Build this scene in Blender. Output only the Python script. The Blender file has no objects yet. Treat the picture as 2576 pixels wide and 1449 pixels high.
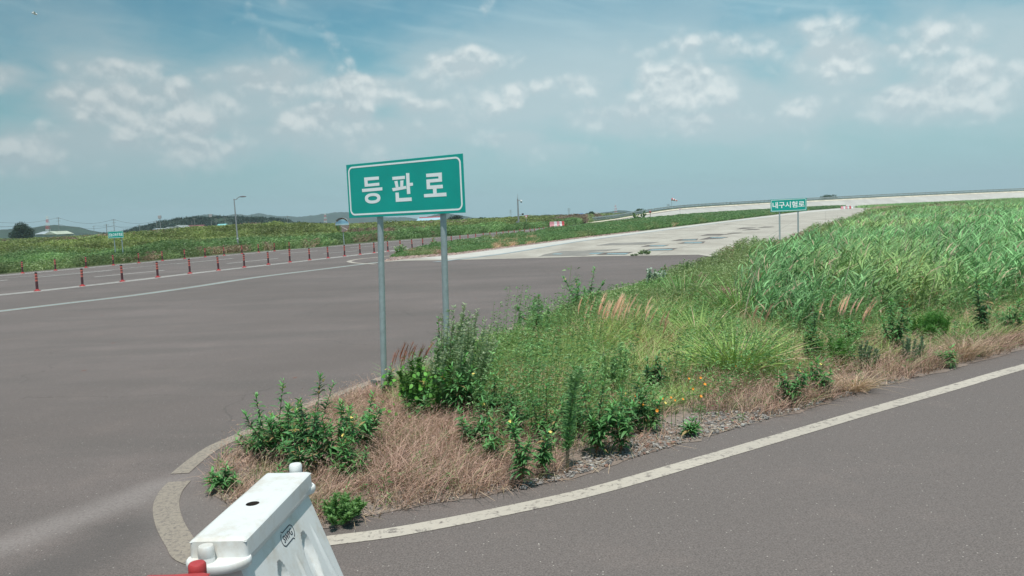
import bpy, bmesh, math, random
import numpy as np
from mathutils import Vector, Matrix, geometry
rad = math.radians
rng = np.random.default_rng(7)
random.seed(7)
SC = bpy.context.scene
COL = SC.collection

# ------------------------------------------------------------------ camera
FPX, CX, CY, CAMH = 2050.0, 1288.0, 724.5, 2.25      # measured on a 2576 px wide copy of the photograph
PITCH, ROLL = math.atan(179.3 / FPX), rad(2.42)
cF = np.array([0, math.cos(PITCH), -math.sin(PITCH)])
_u0 = np.array([0, math.sin(PITCH), math.cos(PITCH)]); _r0 = np.array([1.0, 0, 0])
cU = math.cos(ROLL) * _u0 + math.sin(ROLL) * _r0
cR = math.cos(ROLL) * _r0 - math.sin(ROLL) * _u0
cam = bpy.data.objects.new('camera', bpy.data.cameras.new('camera'))
COL.objects.link(cam)
cam.matrix_world = Matrix(((cR[0], cU[0], -cF[0], 0), (cR[1], cU[1], -cF[1], 0), (cR[2], cU[2], -cF[2], CAMH), (0, 0, 0, 1)))
cam.data.sensor_width = 36
cam.data.lens = 36 * FPX / 2576
cam.data.clip_start = 0.1
cam.data.clip_end = 12000
SC.camera = cam

def ray(x, y): return cF * FPX + cR * (x - CX) - cU * (y - CY)
def G(x, y, z=0.0):                       # photo position -> point on the level z
    v = ray(x, y); t = (z - CAMH) / v[2]
    return np.array([v[0] * t, v[1] * t, z])
def at(x, y, Y):                          # photo position -> point at distance Y
    v = ray(x, y); t = Y / v[1]
    return np.array([v[0] * t, Y, CAMH + v[2] * t])
def proj(P):
    v = np.asarray(P, float) - np.array([0, 0, CAMH]); d = v @ cF
    return CX + FPX * (v @ cR) / d, CY - FPX * (v @ cU) / d, d

# ------------------------------------------------------------------ sun, sky, exposure
SUN = Vector((0.01, -0.32, 0.95)).normalized()
sun = bpy.data.objects.new('sun', bpy.data.lights.new('sun', 'SUN'))
COL.objects.link(sun)
sun.data.energy = 3.6
sun.data.angle = rad(0.5)
sun.data.color = (1.0, 0.955, 0.90)
sun.rotation_euler = SUN.to_track_quat('Z', 'Y').to_euler()
SC.view_settings.view_transform = 'Standard'
SC.view_settings.look = 'None'
SC.view_settings.exposure = 0.35
SC.view_settings.gamma = 1.0
SC.render.film_transparent = False
SC.cycles.max_bounces = 6
SC.cycles.volume_bounces = 0
SC.cycles.transparent_max_bounces = 8

class NT:
    def __init__(s, tree): s.t = tree; tree.nodes.clear()
    def n(s, typ, ins=None, **kw):
        nd = s.t.nodes.new(typ)
        for k, v in kw.items(): setattr(nd, k, v)
        for k, v in (ins or {}).items():
            if isinstance(v, bpy.types.NodeSocket): s.t.links.new(v, nd.inputs[k])
            else: nd.inputs[k].default_value = v
        return nd
    def math(s, op, a, b=None, c=None, clamp=False):
        ins = {0: a}
        if b is not None: ins[1] = b
        if c is not None: ins[2] = c
        return s.n('ShaderNodeMath', ins, operation=op, use_clamp=clamp).outputs[0]
    def vmath(s, op, a, b=None, out=0):
        ins = {0: a}
        if b is not None: ins[1] = b
        return s.n('ShaderNodeVectorMath', ins, operation=op).outputs[out]
    def noise(s, vec, scale, detail=2, rough=0.5, dist=0.0, out=0):
        return s.n('ShaderNodeTexNoise', {'Vector': vec, 'Scale': scale, 'Detail': detail, 'Roughness': rough, 'Distortion': dist}).outputs[out]
    def mix(s, f, a, b, blend='MIX'):
        nd = s.n('ShaderNodeMix', data_type='RGBA', blend_type=blend)
        for i, v in ((0, f), (6, a), (7, b)):
            if isinstance(v, bpy.types.NodeSocket): s.t.links.new(v, nd.inputs[i])
            else: nd.inputs[i].default_value = v if i == 0 else (tuple(v) + (1,) if len(v) == 3 else v)
        return nd.outputs[2]
    def smooth(s, v, lo, hi, a=0.0, b=1.0):
        return s.n('ShaderNodeMapRange', {0: v, 1: lo, 2: hi, 3: a, 4: b}, interpolation_type='SMOOTHSTEP').outputs[0]

world = bpy.data.worlds.new('World'); SC.world = world; world.use_nodes = True
w = NT(world.node_tree)
sky = w.n('ShaderNodeTexSky', sky_type='NISHITA', sun_disc=False, sun_elevation=math.asin(SUN.z),
          sun_rotation=math.atan2(SUN.x, SUN.y), altitude=0, air_density=1.0, dust_density=1.5, ozone_density=1.0)
geo = w.n('ShaderNodeTexCoord').outputs['Generated']
skyc = w.mix(1.0, sky.outputs[0], (0.46, 0.92, 0.86), 'MULTIPLY')
# direction of the view, stretched so that clouds flatten towards the horizon
sep = w.n('ShaderNodeSeparateXYZ', {0: geo})
elev = sep.outputs[2]
st = w.vmath('MULTIPLY', geo, (1.0, 1.0, 1.12))
warp = w.noise(st, 9.0, 3, 0.55, out=1)
stw = w.vmath('ADD', st, w.vmath('MULTIPLY', w.vmath('SUBTRACT', warp, (0.5, 0.5, 0.5)), (0.035, 0.035, 0.035)))
def billow(v):
    a = w.noise(v, 8.0, 2, 0.5); b = w.noise(v, 24.0, 7, 0.64)
    v1 = w.n('ShaderNodeTexVoronoi', {'Vector': v, 'Scale': 22.0}, feature='F1').outputs['Distance']
    v2 = w.n('ShaderNodeTexVoronoi', {'Vector': v, 'Scale': 55.0}, feature='F1').outputs['Distance']
    cell = w.math('ADD', w.math('MULTIPLY', w.math('SUBTRACT', 0.42, v1), 0.24), w.math('MULTIPLY', w.math('SUBTRACT', 0.42, v2), 0.13))
    return w.math('ADD', w.math('ADD', w.math('MULTIPLY', a, 0.62), w.math('MULTIPLY', b, 0.38)), cell)
n1 = billow(stw)
n1up = billow(w.vmath('ADD', stw, (0.001, -0.001, 0.009)))
def D3(x, y):
    v = ray(x, y); return v / np.linalg.norm(v)
def puff(x, y, rx, ry, amt):
    """one bank of cloud round a fixed direction of the sky"""
    d = D3(x, y); right = np.array([d[1], -d[0], 0]); right /= np.linalg.norm(right); up = np.cross(right, d)
    dv = w.vmath('SUBTRACT', geo, tuple(d))
    a = w.math('MULTIPLY', w.vmath('DOT_PRODUCT', dv, tuple(right), 1), FPX / rx)
    b = w.math('MULTIPLY', w.vmath('DOT_PRODUCT', dv, tuple(up), 1), FPX / ry)
    b = w.math('MULTIPLY', b, w.smooth(b, -0.3, 0.3, 0.7, 1.5))       # firm tops, trailing bases
    q = w.math('ADD', w.math('MULTIPLY', a, a), w.math('MULTIPLY', b, b))
    return w.math('MULTIPLY', w.math('EXPONENT', w.math('MULTIPLY', q, -1.0)), amt)
PUFFS = [(430, 300, 240, 50, .30), (240, 345, 200, 40, .24), (700, 330, 200, 46, .26), (665, 205, 150, 62, .42), (790, 285, 130, 50, .40), (600, 250, 150, 50, .30), (275, 245, 160, 60, .36), (265, 165, 120, 34, .28), (450, 230, 120, 60, .24),
         (900, 215, 150, 40, .32), (1165, 160, 120, 55, .40), (1290, 225, 240, 60, .27), (510, 365, 210, 45, .27), (90, 385, 190, 60, .30), (10, 185, 70, 38, .34), (300, 320, 300, 50, .20),
         (1090, 262, 110, 30, .28), (1730, 195, 130, 60, .36), (1420, 205, 160, 40, .25), (1550, 285, 160, 44, .28), (1790, 300, 150, 38, .26), (2120, 140, 110, 70, .42), (2250, 125, 80, 40, .30),
         (2320, 235, 180, 46, .34), (2480, 175, 150, 70, .34), (2030, 255, 90, 40, .32), (1380, 375, 130, 34, .18), (1290, 345, 80, 30, .24), (2400, 80, 260, 70, .26), (1800, 110, 420, 60, .19), (1000, 330, 400, 60, .17), (1700, 250, 500, 70, .17)]
mask = None
for p_ in PUFFS:
    q_ = puff(*p_)
    mask = q_ if mask is None else w.math('MAXIMUM', mask, q_)
tot = w.math('ADD', n1, mask)
totup = w.math('ADD', n1up, mask)
dens = w.smooth(tot, 0.57, 0.82)
lit = w.math('MULTIPLY_ADD', w.math('SUBTRACT', tot, totup), 8.5, 0.42, clamp=True)
# wide soft veil behind the cumulus
vn = w.noise(w.vmath('ADD', w.vmath('MULTIPLY', geo, (1.0, 1.0, 2.2)), w.vmath('MULTIPLY', warp, (0.1, 0.1, 0.1))), 4.2, 6, 0.55)
veil = w.math('MULTIPLY', w.smooth(w.math('ADD', vn, w.math('MULTIPLY', mask, 1.0)), 0.36, 0.70), w.math('MULTIPLY', w.smooth(elev, 0.03, 0.10), w.smooth(elev, 0.15, 0.27, 1.0, 0.30)))
# thin high streaks
cs = w.vmath('MULTIPLY', w.n('ShaderNodeVectorRotate', {'Vector': geo, 'Angle': rad(-11)}, rotation_type='Y_AXIS').outputs[0], (2.2, 2.2, 15.0))
ci = w.smooth(w.noise(cs, 2.6, 6, 0.55, 0.4), 0.45, 0.80, 0.0, 0.40)
ci = w.math('MULTIPLY', ci, w.smooth(elev, 0.02, 0.20, 0.5, 1.0))
hz = w.smooth(elev, 0.0, 0.25, 0.86, 0.0)            # the milky air low over the land
leftd = w.smooth(sep.outputs[0], -0.62, 0.15, 0.75, 1.0)
skyA = w.mix(hz, skyc, (3.1, 4.85, 5.25))
skyB = w.mix(ci, skyA, (4.0, 5.7, 6.2))
skyB = w.mix(w.math('MULTIPLY', veil, 0.85), skyB, (4.1, 5.05, 5.35))
cloudc = w.mix(lit, (4.15, 5.0, 5.3), (6.2, 6.75, 6.75))
skyC = w.mix(w.math('MULTIPLY', dens, w.smooth(elev, 0.02, 0.12, 0.25, 0.95)), skyB, cloudc)
skyD = w.vmath('SCALE', skyC); w.t.links.new(leftd, w.t.nodes[-1].inputs['Scale'])
bg = w.n('ShaderNodeBackground', {'Color': skyD, 'Strength': 0.1})
w.t.links.new(bg.outputs[0], w.n('ShaderNodeOutputWorld').inputs[0])

# ------------------------------------------------------------------ materials
def new_mat(name):
    m = bpy.data.materials.new(name); m.use_nodes = True
    return m, NT(m.node_tree)
def finish(m, t, bsdf):
    t.t.links.new(bsdf, t.n('ShaderNodeOutputMaterial').inputs[0]); return m
def obj_co(t): return t.n('ShaderNodeTexCoord').outputs['Object']
def plain(name, col, rough=0.6, metal=0.0, nscale=8.0, namt=0.25, bump=0.0, bscale=60, spec=0.5):
    m, t = new_mat(name); co = obj_co(t)
    k = t.smooth(t.noise(co, nscale, 5, 0.6), 0.25, 0.75, 1 - namt, 1 + namt * 0.6)
    c = t.vmath('SCALE', tuple(col)); t.t.links.new(k, t.t.nodes[-1].inputs['Scale'])
    ins = {'Base Color': c, 'Roughness': rough, 'Metallic': metal, 'Specular IOR Level': spec}
    if bump: ins['Normal'] = t.n('ShaderNodeBump', {'Height': t.noise(co, bscale, 4), 'Strength': bump, 'Distance': 0.01}).outputs[0]
    return finish(m, t, t.n('ShaderNodeBsdfPrincipled', ins).outputs[0])
def leafmat(name, rough=0.5, trans=0.35, spec=0.35):
    m, t = new_mat(name)
    c = t.n('ShaderNodeAttribute', attribute_name='Col').outputs['Color']
    p = t.n('ShaderNodeBsdfPrincipled', {'Base Color': c, 'Roughness': rough, 'Specular IOR Level': spec})
    tr = t.n('ShaderNodeBsdfTranslucent', {'Color': t.mix(0.5, c, (1.0, 1.0, 0.35), 'MULTIPLY')})
    return finish(m, t, t.n('ShaderNodeMixShader', {0: trans, 1: p.outputs[0], 2: tr.outputs[0]}).outputs[0])
def attrmat(name, rough=0.8):
    m, t = new_mat(name)
    c = t.n('ShaderNodeAttribute', attribute_name='Col').outputs['Color']
    return finish(m, t, t.n('ShaderNodeBsdfPrincipled', {'Base Color': c, 'Roughness': rough}).outputs[0])

def asphalt_color(t, co):
    big = t.noise(co, 0.16, 4, 0.55)
    c = t.mix(t.smooth(big, 0.3, 0.7), (0.130, 0.107, 0.098), (0.166, 0.136, 0.127))
    flat = t.vmath('MULTIPLY', co, (0.35, 1.6, 1))
    c = t.mix(t.smooth(t.noise(flat, 0.5, 5, 0.6), 0.42, 0.68, 0, 0.5), c, (0.112, 0.097, 0.089))
    # cooler, older carriageway on the right of the verge
    s = t.n('ShaderNodeSeparateXYZ', {0: co})
    k = t.math('ADD', s.outputs[0], t.math('MULTIPLY', s.outputs[1], -0.62))
    c = t.mix(t.smooth(k, -5.4, -3.6, 0, 0.75), c, (0.150, 0.127, 0.118))
    f = t.noise(co, 75, 4, 0.8)
    c = t.mix(t.smooth(f, 0.35, 0.65, 0.0, 1.0), t.mix(1.0, c, (0.66, 0.66, 0.66), 'MULTIPLY'), t.mix(1.0, c, (1.34, 1.33, 1.31), 'MULTIPLY'))
    c = t.mix(t.smooth(t.noise(co, 19, 3, 0.7), 0.35, 0.68, 0.0, 0.42), c, t.mix(1.0, c, (0.72, 0.71, 0.70), 'MULTIPLY'))
    c = t.mix(t.smooth(t.noise(co, 1.1, 7, 0.7), 0.50, 0.72, 0.0, 0.40), c, t.mix(1.0, c, (1.28, 1.23, 1.20), 'MULTIPLY'))
    # paving seams along the carriageway and a few hairline cracks
    sd = t.math('ADD', t.math('MULTIPLY', s.outputs[0], 0.93), t.math('MULTIPLY', s.outputs[1], -0.36)); fr = t.math('FRACT', t.math('MULTIPLY', t.math('ADD', sd, t.math('MULTIPLY', t.noise(co, 0.4, 3), 0.10)), 0.27))
    seam = t.math('MULTIPLY', t.math('LESS_THAN', fr, 0.010), t.math('GREATER_THAN', t.noise(co, 0.6, 2), 0.48))
    vc = t.n('ShaderNodeTexVoronoi', {'Vector': t.vmath('ADD', co, t.vmath('MULTIPLY', t.noise(co, 1.2, 4, out=1), (0.9, 0.9, 0))), 'Scale': 0.22}, feature='DISTANCE_TO_EDGE').outputs['Distance']
    crk = t.math('MULTIPLY', t.math('LESS_THAN', vc, 0.0028), t.math('GREATER_THAN', t.noise(co, 0.25, 2), 0.52))
    c = t.mix(t.math('MULTIPLY', crk, 0.30), c, (0.05, 0.045, 0.04))
    v = t.n('ShaderNodeTexVoronoi', {'Vector': co, 'Scale': 26}, feature='F1')
    sp = t.math('LESS_THAN', v.outputs['Distance'], 0.13)
    sp = t.math('MULTIPLY', sp, t.math('GREATER_THAN', t.n('ShaderNodeSeparateColor', {0: v.outputs['Color']}).outputs[0], 0.82))
    c = t.mix(t.math('MULTIPLY', sp, 0.75), c, (0.50, 0.45, 0.40))
    return c, s
def band(t, s, co, A, B, half, soft):
    """distance to the segment A-B of the ground, with a ragged edge"""
    A = np.array(A[:2]); B = np.array(B[:2]); L = np.linalg.norm(B - A); u = (B - A) / L; nrm = np.array([-u[1], u[0]])
    px = t.math('SUBTRACT', s.outputs[0], float(A[0])); py = t.math('SUBTRACT', s.outputs[1], float(A[1]))
    al = t.math('ADD', t.math('MULTIPLY', px, float(u[0])), t.math('MULTIPLY', py, float(u[1])))
    ac = t.math('ADD', t.math('MULTIPLY', px, float(nrm[0])), t.math('MULTIPLY', py, float(nrm[1])))
    wob = t.math('MULTIPLY', t.math('SUBTRACT', t.noise(co, 2.2, 5, 0.6), 0.5), half * 1.6)
    dd = t.math('ABSOLUTE', t.math('ADD', ac, wob))
    k = t.smooth(dd, half - soft, half + soft, 1, 0)
    e = t.math('MULTIPLY', t.smooth(al, -0.6, 0.2, 0, 1), t.smooth(al, L - 0.2, L + 0.5, 1, 0))
    return t.math('MULTIPLY', k, e)
m_asph, t = new_mat('asphalt'); co = obj_co(t)
c, s = asphalt_color(t, co)
gr = t.smooth(t.noise(co, 40, 3), 0.3, 0.6, 0.35, 0.95)
b1 = band(t, s, co, G(-60, 1400), G(450, 1205), 0.19, 0.17)
c = t.mix(t.math('MULTIPLY', b1, t.math('MULTIPLY', gr, 0.72)), c, (0.25, 0.215, 0.20))
b2 = band(t, s, co, G(60, 1470), G(420, 1300), 0.28, 0.2)
c = t.mix(t.math('MULTIPLY', b2, 0.5), c, (0.075, 0.066, 0.062))
b3 = band(t, s, co, G(470, 1250), G(530, 1430), 0.35, 0.25)
c = t.mix(t.math('MULTIPLY', b3, t.math('MULTIPLY', gr, 0.35)), c, (0.22, 0.19, 0.175))
rd = t.n('ShaderNodeTexVoronoi', {'Vector': t.vmath('MULTIPLY', co, (1.0, 0.5, 1)), 'Scale': 1.3}, feature='F1')
rs = t.math('MULTIPLY', t.math('LESS_THAN', rd.outputs['Distance'], 0.045), t.math('GREATER_THAN', t.n('ShaderNodeSeparateColor', {0: rd.outputs['Color']}).outputs[1], 0.55))
c = t.mix(t.math('MULTIPLY', rs, 0.55), c, (0.16, 0.055, 0.035))
bmp = t.n('ShaderNodeBump', {'Height': t.noise(co, 90, 3), 'Strength': 0.35, 'Distance': 0.006}).outputs[0]
finish(m_asph, t, t.n('ShaderNodeBsdfPrincipled', {'Base Color': c, 'Roughness': 0.82, 'Normal': bmp, 'Specular IOR Level': 0.4}).outputs[0])

def paintmat(name, col, wear, scale=7.0, soft=0.06):
    m, t = new_mat(name); co = obj_co(t)
    a, s = asphalt_color(t, co)
    k = t.math('MULTIPLY', t.smooth(t.noise(co, scale, 8, 0.72, 0.6), 0.60 - wear, 0.60 + soft - wear, 1, 0.12), t.smooth(t.noise(co, 0.55, 2), 0.25, 0.75, 1.0, 0.82))
    cc = t.mix(k, a, col)
    return finish(m, t, t.n('ShaderNodeBsdfPrincipled', {'Base Color': cc, 'Roughness': 0.7}).outputs[0])
m_white = paintmat('road_paint_white', (0.47, 0.415, 0.35), 0.09, 15.0, 0.14)
m_old = paintmat('road_paint_old', (0.31, 0.26, 0.205), 0.16, 30.0, 0.22)
m_thin = paintmat('road_paint_far', (0.46, 0.45, 0.43), -0.05)
m_blue = paintmat('road_paint_blue', (0.24, 0.30, 0.30), 0.0)
m_conc, t = new_mat('concrete'); co = obj_co(t)
c = t.mix(t.smooth(t.noise(t.vmath('MULTIPLY', co, (1, 0.35, 1)), 0.35, 6, 0.62), 0.3, 0.72), (0.32, 0.285, 0.24), (0.46, 0.425, 0.365))
c = t.mix(t.smooth(t.noise(co, 2.5, 5, 0.7), 0.48, 0.75, 0, 0.55), c, (0.27, 0.225, 0.18))
sc_ = t.n('ShaderNodeSeparateXYZ', {0: co}); sd = t.math('ADD', t.math('MULTIPLY', sc_.outputs[0], 0.93), t.math('MULTIPLY', sc_.outputs[1], -0.36)); sl = t.math('ADD', t.math('MULTIPLY', sc_.outputs[0], 0.36), t.math('MULTIPLY', sc_.outputs[1], 0.93))
jt = t.math('MAXIMUM', t.math('LESS_THAN', t.math('FRACT', t.math('MULTIPLY', sd, 0.25)), 0.018), t.math('LESS_THAN', t.math('FRACT', t.math('MULTIPLY', sl, 0.2)), 0.014))
c = t.mix(t.math('MULTIPLY', jt, 0.5), c, (0.16, 0.14, 0.12))
finish(m_conc, t, t.n('ShaderNodeBsdfPrincipled', {'Base Color': c, 'Roughness': 0.85}).outputs[0])
m_bank, t = new_mat('bank_concrete'); co = obj_co(t)
c = t.mix(t.smooth(t.noise(t.vmath('MULTIPLY', co, (1, 1, 0.4)), 0.12, 6, 0.62), 0.3, 0.72), (0.37, 0.35, 0.32), (0.46, 0.44, 0.40))
c = t.mix(t.smooth(t.noise(t.vmath('MULTIPLY', co, (1, 1, 0.2)), 0.5, 4, 0.7), 0.58, 0.75, 0, 0.5), c, (0.36, 0.31, 0.26))
finish(m_bank, t, t.n('ShaderNodeBsdfPrincipled', {'Base Color': c, 'Roughness': 0.85}).outputs[0])
m_rim = plain('bank_rim_concrete', (0.60, 0.53, 0.42), 0.8, nscale=0.4)
m_dirt, t = new_mat('dry_soil'); co = obj_co(t)
c = t.mix(t.smooth(t.noise(co, 1.3, 6, 0.65), 0.35, 0.65), (0.15, 0.105, 0.085), (0.21, 0.17, 0.145))
c = t.mix(t.smooth(t.noise(co, 30, 4, 0.7), 0.35, 0.7), c, (0.24, 0.19, 0.16))
finish(m_dirt, t, t.n('ShaderNodeBsdfPrincipled', {'Base Color': c, 'Roughness': 0.95}).outputs[0])
m_field, t = new_mat('field_ground'); co = obj_co(t)
c = t.mix(t.smooth(t.noise(co, 0.05, 6, 0.65), 0.35, 0.65), (0.075, 0.12, 0.04), (0.12, 0.14, 0.06))
c = t.mix(t.smooth(t.noise(co, 1.5, 5, 0.7), 0.5, 0.7), c, (0.06, 0.09, 0.03))
finish(m_field, t, t.n('ShaderNodeBsdfPrincipled', {'Base Color': c, 'Roughness': 0.95}).outputs[0])
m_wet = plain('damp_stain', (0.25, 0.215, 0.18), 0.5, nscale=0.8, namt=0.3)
m_pitshade = plain('pit_shade_concrete', (0.13, 0.105, 0.09), 0.7, nscale=2)  # step shadow and dark walls of shallow pits, put into one colour
m_water, t = new_mat('pool_water'); co = obj_co(t)
finish(m_water, t, t.n('ShaderNodeBsdfPrincipled', {'Base Color': (0.16, 0.22, 0.24, 1), 'Roughness': 0.08, 'Specular IOR Level': 1.0,
       'Normal': t.n('ShaderNodeBump', {'Height': t.noise(co, 3, 2), 'Strength': 0.05}).outputs[0]}).outputs[0])
m_leaf = leafmat('leaf'); m_grass = leafmat('grass_blade', 0.6, 0.2, 0.25); m_dry = leafmat('dry_grass_blade', 0.8, 0.25, 0.2)
m_stone = attrmat('pebble'); m_bark = plain('bark', (0.10, 0.075, 0.055), 0.9, nscale=4)
m_stem = attrmat('plant_stem', 0.7)
m_galv = plain('galvanised_steel', (0.36, 0.42, 0.42), 0.5, 0.35, nscale=14, namt=0.14, bump=0.08, bscale=45)
m_galv2 = plain('guardrail_steel', (0.33, 0.38, 0.38), 0.5, 0.3, nscale=1, namt=0.2)
m_board = plain('sign_green', (0.0, 0.36, 0.30), 0.42, nscale=2.2, namt=0.09)
m_letter = plain('sign_white', (0.90, 0.92, 0.91), 0.45, nscale=5, namt=0.05)
m_signback = plain('sign_back_grey', (0.30, 0.31, 0.31), 0.5, 0.4)
m_steelpole = plain('lamp_pole_grey', (0.33, 0.33, 0.34), 0.5, 0.2, nscale=2, namt=0.1)
m_maroon = plain('bollard_maroon', (0.07, 0.018, 0.022), 0.5, nscale=20, namt=0.3)
m_band = plain('bollard_band', (0.60, 0.15, 0.115), 0.5, nscale=20, namt=0.12)
m_black = plain('black_plastic', (0.015, 0.013, 0.014), 0.5)
m_bredbase = plain('bollard_base_red', (0.38, 0.045, 0.045), 0.5, nscale=18)
m_plw, t = new_mat('barrier_white_plastic'); co = obj_co(t)
c = t.mix(t.smooth(t.noise(co, 5, 7, 0.7), 0.46, 0.70, 0, 0.75), (0.69, 0.69, 0.67), (0.55, 0.50, 0.43))
c = t.mix(t.smooth(t.noise(t.vmath('MULTIPLY', co, (1, 1, 0.12)), 16, 6, 0.75), 0.60, 0.75, 0, 0.3), c, (0.40, 0.37, 0.33))
c = t.mix(t.smooth(t.noise(t.vmath('MULTIPLY', co, (1, 1, 0.3)), 38, 5, 0.75), 0.66, 0.74, 0, 0.55), c, (0.35, 0.32, 0.29))
finish(m_plw, t, t.n('ShaderNodeBsdfPrincipled', {'Base Color': c, 'Roughness': 0.38, 'Subsurface Weight': 0.12, 'Subsurface Radius': (0.02, 0.02, 0.02),
       'Normal': t.n('ShaderNodeBump', {'Height': t.noise(co, 160, 3), 'Strength': 0.12, 'Distance': 0.002}).outputs[0]}).outputs[0])
m_plr = plain('barrier_red_plastic', (0.42, 0.045, 0.045), 0.5, nscale=14, namt=0.12, bump=0.08, bscale=160)
m_red2 = plain('faded_red', (0.62, 0.08, 0.09), 0.6); m_pink = plain('faded_pink', (0.72, 0.30, 0.34), 0.6); m_wh2 = plain('white_paint', (0.74, 0.75, 0.74), 0.6)
m_ink = plain('black_ink', (0.035, 0.035, 0.05), 0.6)
m_mirror, t = new_mat('mirror_face'); finish(m_mirror, t, t.n('ShaderNodeBsdfPrincipled', {'Base Color': (0.72, 0.70, 0.69, 1), 'Metallic': 1.0, 'Roughness': 0.04}).outputs[0])
m_orange = plain('mirror_orange', (0.55, 0.20, 0.10), 0.6)

# ------------------------------------------------------------------ object helpers
def tag(o, label=None, cat=None, group=None, kind=None):
    if label: o['label'] = label
    if cat: o['category'] = cat
    if group: o['group'] = group
    if kind: o['kind'] = kind
    return o
def link(name, me, mat=None, parent=None):
    o = bpy.data.objects.new(name, me); COL.objects.link(o)
    if mat is not None:
        me.materials.clear(); me.materials.append(mat)
    if parent is not None: o.parent = parent
    return o
def empty(name, loc, rz=0.0, label=None, cat=None, group=None):
    o = bpy.data.objects.new(name, None); COL.objects.link(o)
    o.location = tuple(float(v) for v in loc); o.rotation_euler = (0, 0, rz); o.empty_display_size = 0.1
    return tag(o, label, cat, group)
def copy_tree(o, parent=None):
    c = o.copy(); COL.objects.link(c); c.parent = parent
    for ch in list(o.children): copy_tree(ch, c)
    return c
class MB:
    """collects simple solids for one mesh"""
    def __init__(s): s.b = bmesh.new()
    def box(s, c, d, rot=None, bev=0.0):
        r = bmesh.ops.create_cube(s.b, size=1.0)['verts']
        M = Matrix.Translation(Vector(c)) @ (rot.to_4x4() if rot is not None else Matrix.Identity(4)) @ Matrix.Diagonal((d[0], d[1], d[2], 1))
        bmesh.ops.transform(s.b, matrix=M, verts=r)
        if bev:
            es = list({e for v in r for e in v.link_edges})
            bmesh.ops.bevel(s.b, geom=es, offset=bev, segments=2, profile=0.5, affect='EDGES')
        return s
    def tube(s, a, b, r1, r2=None, seg=12, caps=True):
        a = Vector(a); b = Vector(b); r2 = r1 if r2 is None else r2; L = (b - a).length
        q = (b - a).to_track_quat('Z', 'Y')
        r = bmesh.ops.create_cone(s.b, cap_ends=caps, segments=seg, radius1=r1, radius2=r2, depth=L)['verts']
        bmesh.ops.transform(s.b, matrix=Matrix.Translation((a + b) / 2) @ q.to_matrix().to_4x4(), verts=r)
        return s
    def lathe(s, prof, c=(0, 0, 0), seg=20):
        rings = []
        for r, z in prof:
            rings.append([s.b.verts.new((c[0] + r * math.cos(k * 2 * math.pi / seg), c[1] + r * math.sin(k * 2 * math.pi / seg), c[2] + z)) for k in range(seg)])
        for A, B in zip(rings, rings[1:]):
            for k in range(seg): s.b.faces.new((A[k], A[(k + 1) % seg], B[(k + 1) % seg], B[k]))
        s.b.faces.new(rings[-1]); s.b.faces.new(rings[0][::-1]); return s
    def path(s, pts, r, seg=6):
        for a, b in zip(pts, pts[1:]): s.tube(a, b, r, r, seg)
        return s
    def ball(s, c, r, sub=2, sc=(1, 1, 1)):
        v = bmesh.ops.create_icosphere(s.b, subdivisions=sub, radius=r)['verts']
        bmesh.ops.transform(s.b, matrix=Matrix.Translation(Vector(c)) @ Matrix.Diagonal((*sc, 1)), verts=v); return s
    def poly(s, pts, thick=None):
        vs = [s.b.verts.new(tuple(p)) for p in pts]; f = s.b.faces.new(vs)
        if thick is not None:
            r = bmesh.ops.extrude_face_region(s.b, geom=[f])
            bmesh.ops.translate(s.b, vec=Vector(thick), verts=[g for g in r['geom'] if isinstance(g, bmesh.types.BMVert)])
        return s
    def build(s, name, mat, parent=None, smooth=False):
        bmesh.ops.recalc_face_normals(s.b, faces=s.b.faces)
        me = bpy.data.meshes.new(name); s.b.to_mesh(me); s.b.free()
        if smooth:
            me.polygons.foreach_set('use_smooth', [True] * len(me.polygons))
            me.set_sharp_from_angle(angle=rad(40))
        return link(name, me, mat, parent)
class Acc:
    """numpy quads with a colour per vertex"""
    def __init__(s): s.V = []; s.F = []; s.C = []; s.n = 0
    def add(s, V, F, C):
        s.V.append(V); s.F.append(F + s.n); s.C.append(C); s.n += len(V)
    def build(s, name, mat, parent=None, smooth=True):
        V = np.concatenate(s.V).astype(np.float32); F = np.concatenate(s.F).astype(np.int32); C = np.concatenate(s.C).astype(np.float32)
        me = bpy.data.meshes.new(name)
        me.vertices.add(len(V)); me.vertices.foreach_set('co', V.ravel())
        me.loops.add(F.size); me.loops.foreach_set('vertex_index', F.ravel())
        me.polygons.add(len(F)); me.polygons.foreach_set('loop_start', np.arange(0, F.size, 4, dtype=np.int32))
        me.polygons.foreach_set('use_smooth', np.full(len(F), smooth))
        at_ = me.color_attributes.new('Col', 'FLOAT_COLOR', 'POINT')
        at_.data.foreach_set('color', np.concatenate([C, np.ones((len(C), 1), np.float32)], 1).ravel())
        me.update(calc_edges=True)
        return link(name, me, mat, parent)
def nrmz(a): return a / (np.linalg.norm(a, axis=1, keepdims=True) + 1e-9)
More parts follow.
